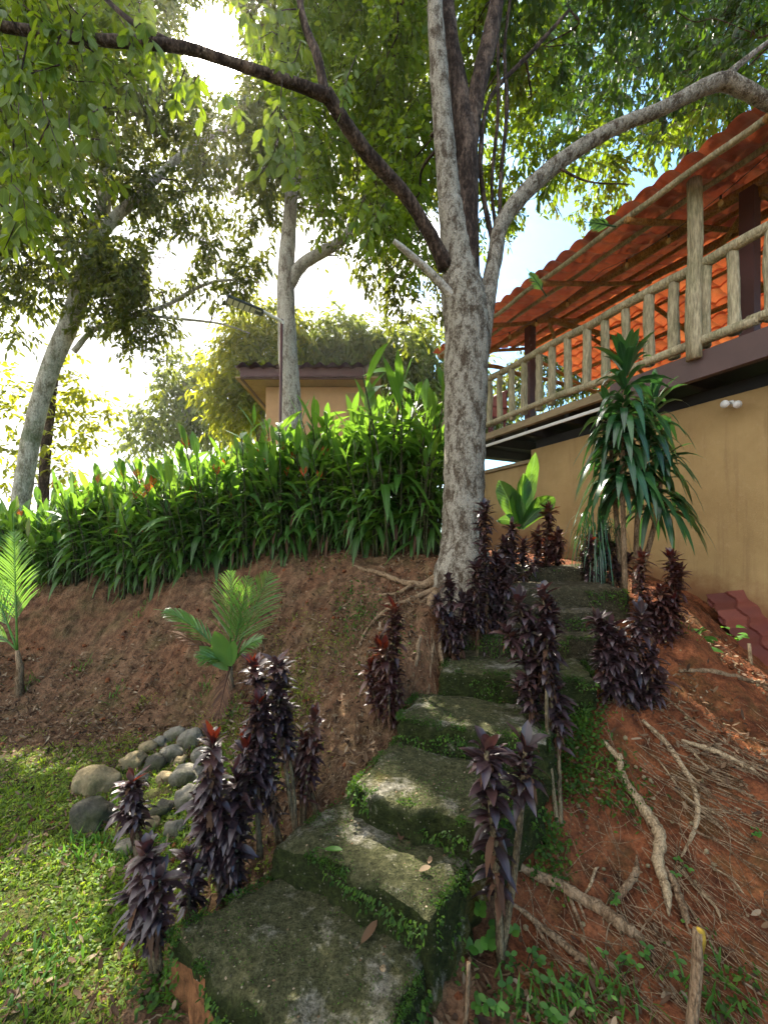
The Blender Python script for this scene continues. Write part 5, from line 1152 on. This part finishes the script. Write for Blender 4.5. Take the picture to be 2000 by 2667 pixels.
# fine roots (uncountable)
mb = MB(); g = np.random.default_rng(33)
def wander(a, dirn, n, step, r0, jit=.35, sag=0.0, lift=.006):
    P = []; p = np.array(a[:2], float); d = norm(np.array(dirn, float))
    for k in range(n):
        P.append(p.copy()); d = norm(d+g.normal(0, jit, 2)); p = p+d*step
    P = np.array(P); z = hz(P[:, 0], P[:, 1])+lift+np.abs(g.normal(0, .008, n)); S = smooth_path(np.column_stack([P, z]), 3)
    tube(mb, S, np.linspace(r0, r0*.3, len(S)), 4, 0, cap=False)
for k in range(230):
    x, y = g.uniform(1120, 1720), g.uniform(1500, 2230)
    q = GP(x, y)
    if in_steps(q[0], q[1]): continue
    wander(q, (g.normal(.45, .5), -1 if g.random() < .8 else .6), int(g.integers(5, 12)), .055, g.uniform(.001, .0032), .26)
for k in range(260):
    q = GP(g.uniform(720, 1080), g.uniform(1290, 1680))
    if in_steps(q[0], q[1]): continue
    wander(q, (g.normal(-.2, .5), -1), int(g.integers(5, 11)), .045, g.uniform(.001, .0035), .25)
for k in range(260):
    q = GP(g.uniform(80, 940), g.uniform(1230, 1500)); wander(q, (g.normal(0, .4), -1), int(g.integers(4, 8)), .05, g.uniform(.001, .0025), .2)
def straight(x, y, dx, dy, L, r0):
    q = GP(x, y); 
    if in_steps(q[0], q[1]): return
    wander(q, (dx, dy), max(4, int(L/.09)), .09, r0, .09, lift=.012)
for k in range(75):
    straight(g.uniform(1370, 1560), g.uniform(1555, 1760), g.uniform(.5, 1.3), -g.uniform(.25, 1.), g.uniform(.4, 1.1), g.uniform(.0016, .0042))
for k in range(35):
    straight(g.uniform(1250, 1650), g.uniform(1800, 2080), g.uniform(.1, 1.), -g.uniform(.4, 1.), g.uniform(.3, .7), g.uniform(.0014, .0034))
for k in range(60):
    straight(g.uniform(700, 880), g.uniform(1540, 1740), g.normal(0, 1), g.normal(-.5, .6), g.uniform(.15, .5), g.uniform(.0014, .003))
for k in range(40):
    straight(g.uniform(1120, 1400), g.uniform(1950, 2180), g.uniform(.2, 1), -g.uniform(.3, .9), g.uniform(.2, .6), g.uniform(.0014, .003))
tag(mb.build('fine_roots', MAT['root']), 'tangle of fine hair roots hanging over the bare red soil', 'roots', kind='stuff')

# ------------------------------------------------------------------ grass
def blades(q, L0, L1, w, mat_name, name, label, cat, elr=(25, 85), T=T_BL, droop=.5, rnd=None):
    n = len(q); az = rng.uniform(0, 6.28, n); el = np.radians(rng.uniform(elr[0], elr[1], n))
    d = np.stack([np.cos(az)*np.cos(el), np.sin(az)*np.cos(el), np.sin(el)], 1); nn = norm(np.stack([-np.cos(az)*np.sin(el), -np.sin(az)*np.sin(el), np.cos(el)], 1))
    m = MB(); L = rng.uniform(L0, L1, n); leaves(m, T, q-[0, 0, .004], d, nn, L, w*rng.uniform(.7, 1.3, n), droop*rng.random(n), .3, rng.random(n) if rnd is None else rnd)
    return m
def lawn_ok(x, y):
    px = 1000+F*x/y
    n = np.array([mnoise.noise(Vector((a*2.2, b*2.2, 0)))*.8+mnoise.noise(Vector((a*7, b*7, 3)))*.5 for a, b in zip(x, y)])
    dens = lawn(x, y, 0)*(1.05-.22*np.clip(y-2.2, 0, 3))
    edge = np.clip(dens+n*.55-.05, 0, 1)
    return (rng.random(len(x)) < edge) & ~in_steps(x, y) & (px > -120)
q = gnd(50000, lawn_ok, (-4.6, 1.15), (-.3, 4.4))
m1 = blades(q, .02, .062, .0065, '', '', '', '', (15, 80), T_BL, .7)
q2 = gnd(9000, lawn_ok, (-4.6, 1.15), (-.3, 4.4))
n = len(q2); az = rng.uniform(0, 6.28, n); el = np.radians(rng.uniform(-5, 50, n)); d = np.stack([np.cos(az)*np.cos(el), np.sin(az)*np.cos(el), np.sin(el)], 1)
leaves(m1, T_SM, q2+[0, 0, .012], d, norm(rng.normal(0, .4, (n, 3))+[0, 0, 1]), rng.uniform(.02, .045, n), rng.uniform(.008, .017, n), .2, .2)
tag(m1.build('grass', MAT['grass']), 'patchy green lawn grass mixed with small broad-leaved weeds', 'grass', kind='stuff')
# tufts of larger grass by stones and on the bank
def tuft_pts(spec):
    out = []
    for (x, y, n, s) in spec:
        p = GP(x, y); z = np.column_stack([p[0]+rng.normal(0, s, n), p[1]+rng.normal(0, s, n)]); out.append(np.column_stack([z, hz(z[:, 0], z[:, 1])]))
    return np.concatenate(out)
q = tuft_pts([(200, 1835, 70, .06), (255, 1860, 60, .05), (160, 1840, 40, .05), (440, 1500, 40, .06), (250, 1500, 30, .05), (500, 1540, 50, .07), (340, 1830, 30, .05), (40, 2150, 60, .1), (120, 2060, 50, .08), (400, 2160, 40, .04), (1300, 2190, 50, .05), (1350, 2160, 40, .05), (1200, 2200, 40, .05), (1560, 2200, 60, .08), (1090, 2170, 30, .04), (60, 1480, 30, .07), (180, 1440, 30, .06), (1590, 1370, 20, .05), (430, 2060, 40, .03), (250, 1760, 30, .06), (300, 1330, 20, .06), (1480, 1370, 20, .04), (700, 1220, 30, .1)])
m2 = blades(q, .06, .14, .010, '', '', '', '', (35, 85), T_LA, .7); tag(m2.build('tall_grass', MAT['weed']), 'loose tufts of longer grass around the stones and on the slope', 'grass', kind='stuff')

# ------------------------------------------------------------------ moss, creeping fern on risers and slope
mf = MB()
for k, (c, z) in enumerate(STEP):
    c = np.array(c); edges = [(0, 1, 1.), (1, 2, 1.2), (3, 0, .6)]
    for a, b, w in edges:
        A, B = c[a], c[b]; L = np.linalg.norm(B-A); n = int(L*900*w*(1 if k > 0 else .7)); ctr = c.mean(0)
        t = rng.random(n); p = A[None]*(1-t[:, None])+B[None]*t[:, None]; nr = np.array([(B-A)[1], -(B-A)[0]]); nr = norm(nr); nr = nr if np.dot(nr, (A+B)/2-ctr) > 0 else -nr
        zz = z-.02-np.abs(rng.normal(0, .11, n)); msk = np.array([mnoise.noise(Vector((q_[0]*5, q_[1]*5, h_*6+k))) for q_, h_ in zip(p, zz)])
        kk = (msk > .08); p, zz = p[kk], zz[kk]; n = len(p)
        o = np.column_stack([p+nr*.03, zz]); d = norm(np.column_stack([np.tile(nr*.8, (n, 1)), -.3*np.ones(n)])+rng.normal(0, .6, (n, 3)))
        leaves(mf, T_SM, o, d, norm(rng.normal(0, .5, (n, 3))+[0, 0, 1]), rng.uniform(.009, .026, n), rng.uniform(.006, .014, n), .3, .2)
def cover(n, spots):
    for (x, y, s, num) in spots:
        p = GP(x, y); q = np.column_stack([p[0]+rng.normal(0, s, num), p[1]+rng.normal(0, s, num)]); q = q[~in_steps(q[:, 0], q[:, 1])]; num = len(q)
        o = np.column_stack([q, hz(q[:, 0], q[:, 1])+np.abs(rng.normal(0, .03, num))]); d = norm(rng.normal(0, 1, (num, 3))+[0, -.5, .4])
        leaves(mf, T_SM, o, d, norm(rng.normal(0, .5, (num, 3))+[0, -.4, 1]), rng.uniform(.014, .04, num), rng.uniform(.009, .02, num), .25, .2)
cover(0, [(1230, 1600, .10, 900), (1250, 1560, .08, 600), (1220, 1680, .08, 600), (1170, 1830, .07, 500), (960, 1960, .06, 500), (940, 2030, .06, 500), (870, 2120, .06, 600), (900, 2080, .05, 400), (1240, 1540, .08, 400), (1010, 1900, .05, 300), (1330, 1700, .08, 300), (1040, 1560, .05, 100), (780, 1340, .12, 300), (830, 1420, .1, 250), (760, 1290, .1, 200), (1150, 1760, .06, 300), (1600, 2180, .1, 200), (1180, 2200, .08, 200), (1100, 1420, .08, 300), (340, 2150, .05, 200)])
# tiny moss fluff on treads
for k, (c, z) in enumerate(STEP[:5]):
    c = np.array(c); n = 1500; u = rng.random(n); v = rng.random(n); P = ((1-u)*(1-v))[:, None]*c[0]+(u*(1-v))[:, None]*c[1]+(u*v)[:, None]*c[2]+((1-u)*v)[:, None]*c[3]
    m_ = np.array([mnoise.noise(Vector((q_[0]*4, q_[1]*4, k*3.))) for q_ in P])+.5*np.abs(u-.5)+.4*np.abs(v-.5) > .12; P = P[m_]; n = len(P)
    leaves(mf, T_RH, np.column_stack([P, np.full(n, z+.002)]), norm(rng.normal(0, 1, (n, 3))+[0, 0, .6]), [0, 0, 1], rng.uniform(.005, .012, n), .005, 0, .2)
# mossy lips along the tread edges
for k, (c, z) in enumerate(STEP[:6]):
    c = np.array(c); ctr = c.mean(0)
    for a, b in ((0, 1), (1, 2), (3, 0)):
        A, B = c[a], c[b]; n = int(np.linalg.norm(B-A)*1500); t = rng.random(n); p = A[None]*(1-t[:, None])+B[None]*t[:, None]
        m_ = np.array([mnoise.noise(Vector((q_[0]*6, q_[1]*6, k*2.+9))) for q_ in p]) > -.05; p = p[m_]; n = len(p)
        inn = norm(ctr-(A+B)/2); p = p+inn*np.abs(rng.normal(0, .022, (n, 1)))-inn*.02
        leaves(mf, T_RH, np.column_stack([p, z-.012+rng.normal(0, .010, n)]), norm(rng.normal(0, 1, (n, 3))+[0, -.2, .7]), norm(rng.normal(0, 1, (n, 3))), rng.uniform(.008, .022, n), rng.uniform(.004, .010, n), .2, .2, .6*rng.random(n))
tag(mf.build('moss_and_creeper', MAT['moss_leaf']), 'moss and tiny-leaved creeper covering the edges of the steps', 'moss', kind='stuff')

# ------------------------------------------------------------------ weeds with round leaves
def weed(x, y, n, L, lab, hh=.12, wid=.6):
    p = GP(x, y); root = empty('seedling', p, lab, 'plant', 'green seedlings sprouting on the slope'); st = MB(); lf = MB()
    for k in range(n):
        a = rng.uniform(0, 6.28); b = np.array([math.cos(a)*.02, math.sin(a)*.02, -.01]); t = b+[math.cos(a)*hh*.5, math.sin(a)*hh*.35-.02, hh*rng.uniform(.5, 1.1)]
        S = smooth_path([b, (b+t)/2+[0, 0, .02], t], 3); tube(st, S, .0022, 4)
        for j in range(3):
            th = a+(j-1)*1.9; leaves(lf, T_OV, t, [math.cos(th), math.sin(th)-.35, .25], [0, -.8, 1], L*rng.uniform(.8, 1.1), L*wid, .15, .12)
    st.build('stem', MAT['stem_green'], root); lf.build('foliage', MAT['weed'], root)
weed(1025, 2030, 3, 0.051, 'three-lobed round-leaved seedling beside the foreground cordyline stem', .1, .85)
weed(1085, 2060, 4, 0.041, 'seedling cluster right of the foreground cordyline base', .09, .85)
weed(1010, 1960, 3, 0.041, 'small round-leaved seedling hanging at the side of the bottom step', .09, .8)
weed(1070, 2180, 6, 0.041, 'leafy seedling clump at the bottom edge left of the slim twig shadow', .12, .5)
weed(1190, 2190, 6, 0.037, 'seedling clump at the bottom centre of the red slope', .12, .5)
weed(1265, 2160, 6, 0.034, 'narrow-leaved seedling right of the bottom centre clump', .13, .35)
weed(1420, 2090, 5, 0.031, 'small seedling left of the yellow-topped stake', .08, .5)
weed(1330, 2120, 5, 0.031, 'pair-leaved seedling on the lower slope between root and stake', .1, .45)
weed(1455, 1880, 4, 0.027, 'tiny bright green shoot at the fork of the thick knotted root', .06, .5)
weed(1300, 1945, 4, 0.024, 'tiny shoot beside the thick straight root', .06, .5)
weed(1615, 1800, 4, 0.024, 'tiny seedling at the right edge of the slope', .05, .5)
weed(1130, 2100, 5, 0.031, 'creeping seedling below the slimmer brown root', .08, .6)

# ------------------------------------------------------------------ litter
def litter_ok(x, y):
    n = np.array([mnoise.noise(Vector((a*1.7, b*1.7, 7)))+.5*mnoise.noise(Vector((a*5, b*5, 2))) for a, b in zip(x, y)])
    w = np.where(x < .3, np.clip(1-np.abs(y-3.9+.35*(x+2))/1.1, .22, 1)+.35*np.clip((x+1.6), 0, 1), .22)
    w = np.where((x > -.9) & (x < .2) & (y > 2) & (y < 3), .9, w)
    return (rng.random(len(x)) < np.clip(w+n*.5, 0, 1)) & ~in_steps(x, y)
q = np.concatenate([gnd(11000, litter_ok, (-5.2, 1.2), (.6, 5.2)), gnd(1500, litter_ok, (.3, 1.2), (3.4, 4.2))]); n = len(q)
mb = MB(); d = norm(rng.normal(0, 1, (n, 3))*[1, 1, .25]+[0, 0, .1])
leaves(mb, T_OV, q+[0, 0, .014], d, norm(rng.normal(0, .45, (n, 3))+[0, -.2, 1]), rng.uniform(.02, .065, n), rng.uniform(.010, .022, n), rng.uniform(-.4, .3, n), .4, rng.random(n), curl=.15)
# scraps on the steps
for k, (c, z) in enumerate(STEP):
    c = np.array(c); n = 26; u, v = rng.random(n), rng.random(n); P = ((1-u)*(1-v))[:, None]*c[0]+(u*(1-v))[:, None]*c[1]+(u*v)[:, None]*c[2]+((1-u)*v)[:, None]*c[3]
    leaves(mb, T_SM, np.column_stack([P, np.full(n, z+.006)]), norm(rng.normal(0, 1, (n, 3))*[1, 1, .1]), [0, 0, 1], rng.uniform(.006, .02, n), .008, 0, .3, .5+.5*rng.random(n))
tag(mb.build('leaf_litter', MAT['litter']), 'brown dry fallen leaves scattered over the soil and lawn edge', 'leaf litter', kind='stuff')
# pebbles in the soil
mb = MB(); v0, f0 = ico(1); g = np.random.default_rng(4); qs = gnd(1400, lambda x, y: ~in_steps(x, y), (-1.2, 1.2), (3.4, 4.2))
for p in qs: s = .003+.011*g.random()**3; mb.add(v0*s*g.uniform(.6, 1.3, 3)+p, [f0], None, 0, True)
qs = gnd(1500, lambda x, y: ~in_steps(x, y), (-5, 1.2), (3.4, 5.4))
for p in qs: s = .006+.02*g.random()**3; mb.add(v0*s*g.uniform(.6, 1.3, 3)+p, [f0], None, 1, True)
tag(mb.build('soil_crumbs', [MAT['rock_tan'], MAT['soil']]), 'loose pebbles and clods of earth on the slope', 'soil crumbs', kind='stuff')

def fallen(x, y, z, L, w, mat, lab, az, curl=.1):
    d = (E-z)*F/(y*K-HY); p = W(x, y, d)+[0, 0, .012]; mb = MB()
    leaves(mb, T_OV, [0, 0, 0], [math.cos(az), math.sin(az), .04], [0, 0, 1], L, w, 0, .35, curl=curl); tube(mb, [(0, 0, 0), (-math.cos(az)*L*.35, -math.sin(az)*L*.35, .006)], .0015, 4)
    o = mb.build('fallen_leaf', MAT[mat]); o.location = [float(t) for t in p]; tag(o, lab, 'leaf', 'single leaves lying on the steps')
fallen(700, 1840, E-hs[1], .09, .035, 'weed', 'green leaf lying near the left end of the second step', -.2, .05)
fallen(865, 1822, E-hs[1], .09, .04, 'litter', 'curled brown leaf at the back of the second step', 1.4, .4)
fallen(905, 1888, E-hs[1], .055, .03, 'litter', 'flat pale brown leaf on the bright patch of the second step', .3, .1)
fallen(925, 1872, E-hs[1], .03, .02, 'litter', 'tiny whitish curled leaf above the flat pale one on the second step', 1., .5)
fallen(780, 2045, E-hs[0], .10, .035, 'litter', 'brown leaf on the right of the bottom step', .9, .2)
fallen(715, 1920, E-hs[0], .05, .025, 'litter', 'small reddish leaf at the back left corner of the bottom step', .5, .3)

# ------------------------------------------------------------------ light, sky, camera
s = Vector(SUN)
sun = bpy.data.lights.new('sun', 'SUN'); sun.energy = 5.0; sun.angle = R(.6); sun.color = (1, .93, .8)
so = bpy.data.objects.new('sun', sun); COL.objects.link(so); so.rotation_euler = s.to_track_quat('Z', 'Y').to_euler(); so.location = (0, 0, 20)
w = bpy.data.worlds.new('World'); scene.world = w; w.use_nodes = True; nt = w.node_tree; nt.nodes.clear()
def N_(t, **k):
    n = nt.nodes.new(t)
    for a, b in k.items(): setattr(n, a, b)
    return n
L_ = nt.links.new
sky = N_('ShaderNodeTexSky', sky_type='NISHITA'); sky.sun_disc = False; sky.sun_elevation = math.asin(s.z); sky.sun_rotation = math.atan2(s.x, s.y); sky.air_density = 1.; sky.dust_density = .6; sky.ozone_density = .35
tc = N_('ShaderNodeTexCoord'); sep = N_('ShaderNodeSeparateXYZ'); L_(tc.outputs['Generated'], sep.inputs[0])
def mth(op, a, b=None, clamp=False):
    n = N_('ShaderNodeMath', operation=op, use_clamp=clamp)
    for q_, i in ((a, 0), (b, 1)):
        if q_ is None: continue
        if hasattr(q_, 'node'): L_(q_, n.inputs[i])
        else: n.inputs[i].default_value = q_
    return n.outputs[0]
dot = N_('ShaderNodeVectorMath', operation='DOT_PRODUCT'); L_(tc.outputs['Generated'], dot.inputs[0]); dot.inputs[1].default_value = s
dp = mth('MAXIMUM', dot.outputs['Value'], 0.0)
glow = mth('ADD', mth('MULTIPLY', mth('POWER', dp, 700.0), 22.0), mth('ADD', mth('MULTIPLY', mth('POWER', dp, 60.0), .55), mth('MULTIPLY', mth('POWER', dp, 12.0), .2)))
mp = N_('ShaderNodeMapping'); mp.inputs['Scale'].default_value = (1.6, 1.6, 3.6); L_(tc.outputs['Generated'], mp.inputs[0])
cn = N_('ShaderNodeTexNoise'); cn.inputs['Scale'].default_value = 2.6; cn.inputs['Detail'].default_value = 8; cn.inputs['Roughness'].default_value = .58; cn.inputs['Distortion'].default_value = .3; L_(mp.outputs[0], cn.inputs['Vector'])
left = mth('MULTIPLY', mth('SUBTRACT', .16, sep.outputs[0]), 1.5)
cf = mth('ADD', cn.outputs['Fac'], left)
rp = N_('ShaderNodeValToRGB'); rp.color_ramp.elements[0].position = .50; rp.color_ramp.elements[0].color = (.06, .06, .06, 1); rp.color_ramp.elements[1].position = .64; L_(cf, rp.inputs[0])
sk_ = N_('ShaderNodeMix', data_type='RGBA', blend_type='MULTIPLY'); sk_.inputs[0].default_value = 1; L_(sky.outputs[0], sk_.inputs[6]); sk_.inputs[7].default_value = (SKYK*.62, SKYK*1.08, SKYK*1.25, 1)
mx = N_('ShaderNodeMix', data_type='RGBA'); L_(rp.outputs[0], mx.inputs[0]); L_(sk_.outputs[2], mx.inputs[6]); mx.inputs[7].default_value = (CLD, CLD, CLD*1.02, 1)
gl = N_('ShaderNodeVectorMath', operation='SCALE'); gl.inputs[0].default_value = (1, .95, .84); L_(glow, gl.inputs['Scale'])
ad = N_('ShaderNodeMix', data_type='RGBA', blend_type='ADD'); ad.inputs[0].default_value = 1; L_(mx.outputs[2], ad.inputs[6]); L_(gl.outputs[0], ad.inputs[7])
bg = N_('ShaderNodeBackground'); bg.inputs[1].default_value = 1.0; L_(ad.outputs[2], bg.inputs[0]); wo = N_('ShaderNodeOutputWorld'); L_(bg.outputs[0], wo.inputs[0])
if HAZE:  # thin scattering volume added to make glare around the sun
    mb = MB(); box(mb, (2, 24, 14.), (90, 80, 36), None, 0, 0)
    hm = bpy.data.materials.new('haze'); hm.use_nodes = True; ht = hm.node_tree; ht.nodes.clear(); ho = ht.nodes.new('ShaderNodeOutputMaterial'); pv = ht.nodes.new('ShaderNodeVolumePrincipled')
    pv.inputs['Color'].default_value = (1, .98, .93, 1); pv.inputs['Density'].default_value = HAZE; pv.inputs['Anisotropy'].default_value = HAN; ht.links.new(pv.outputs[0], ho.inputs['Volume'])
    tag(mb.build('haze', hm), kind='stuff')
    scene.cycles.volume_bounces = 0
cam = bpy.data.cameras.new('camera'); co = bpy.data.objects.new('camera', cam); COL.objects.link(co); co.location = (0, 0, E); co.rotation_euler = (R(90), 0, 0)
cam.sensor_fit = 'VERTICAL'; cam.sensor_height = 36; cam.lens = F/2667*36; cam.shift_y = (HY-1333.5)/2667; cam.clip_start = .05; cam.clip_end = 2000
scene.camera = co
vs = scene.view_settings; vs.view_transform = 'Standard'; vs.look = 'None'; vs.exposure = EXPO; vs.gamma = 1; vs.use_curve_mapping = False
cy = scene.cycles; cy.max_bounces = 8; cy.diffuse_bounces = 5; cy.glossy_bounces = 3; cy.transmission_bounces = 4; cy.transparent_max_bounces = 4; cy.use_denoising = True; cy.sample_clamp_indirect = 6; cy.use_adaptive_sampling = True; cy.adaptive_threshold = .02
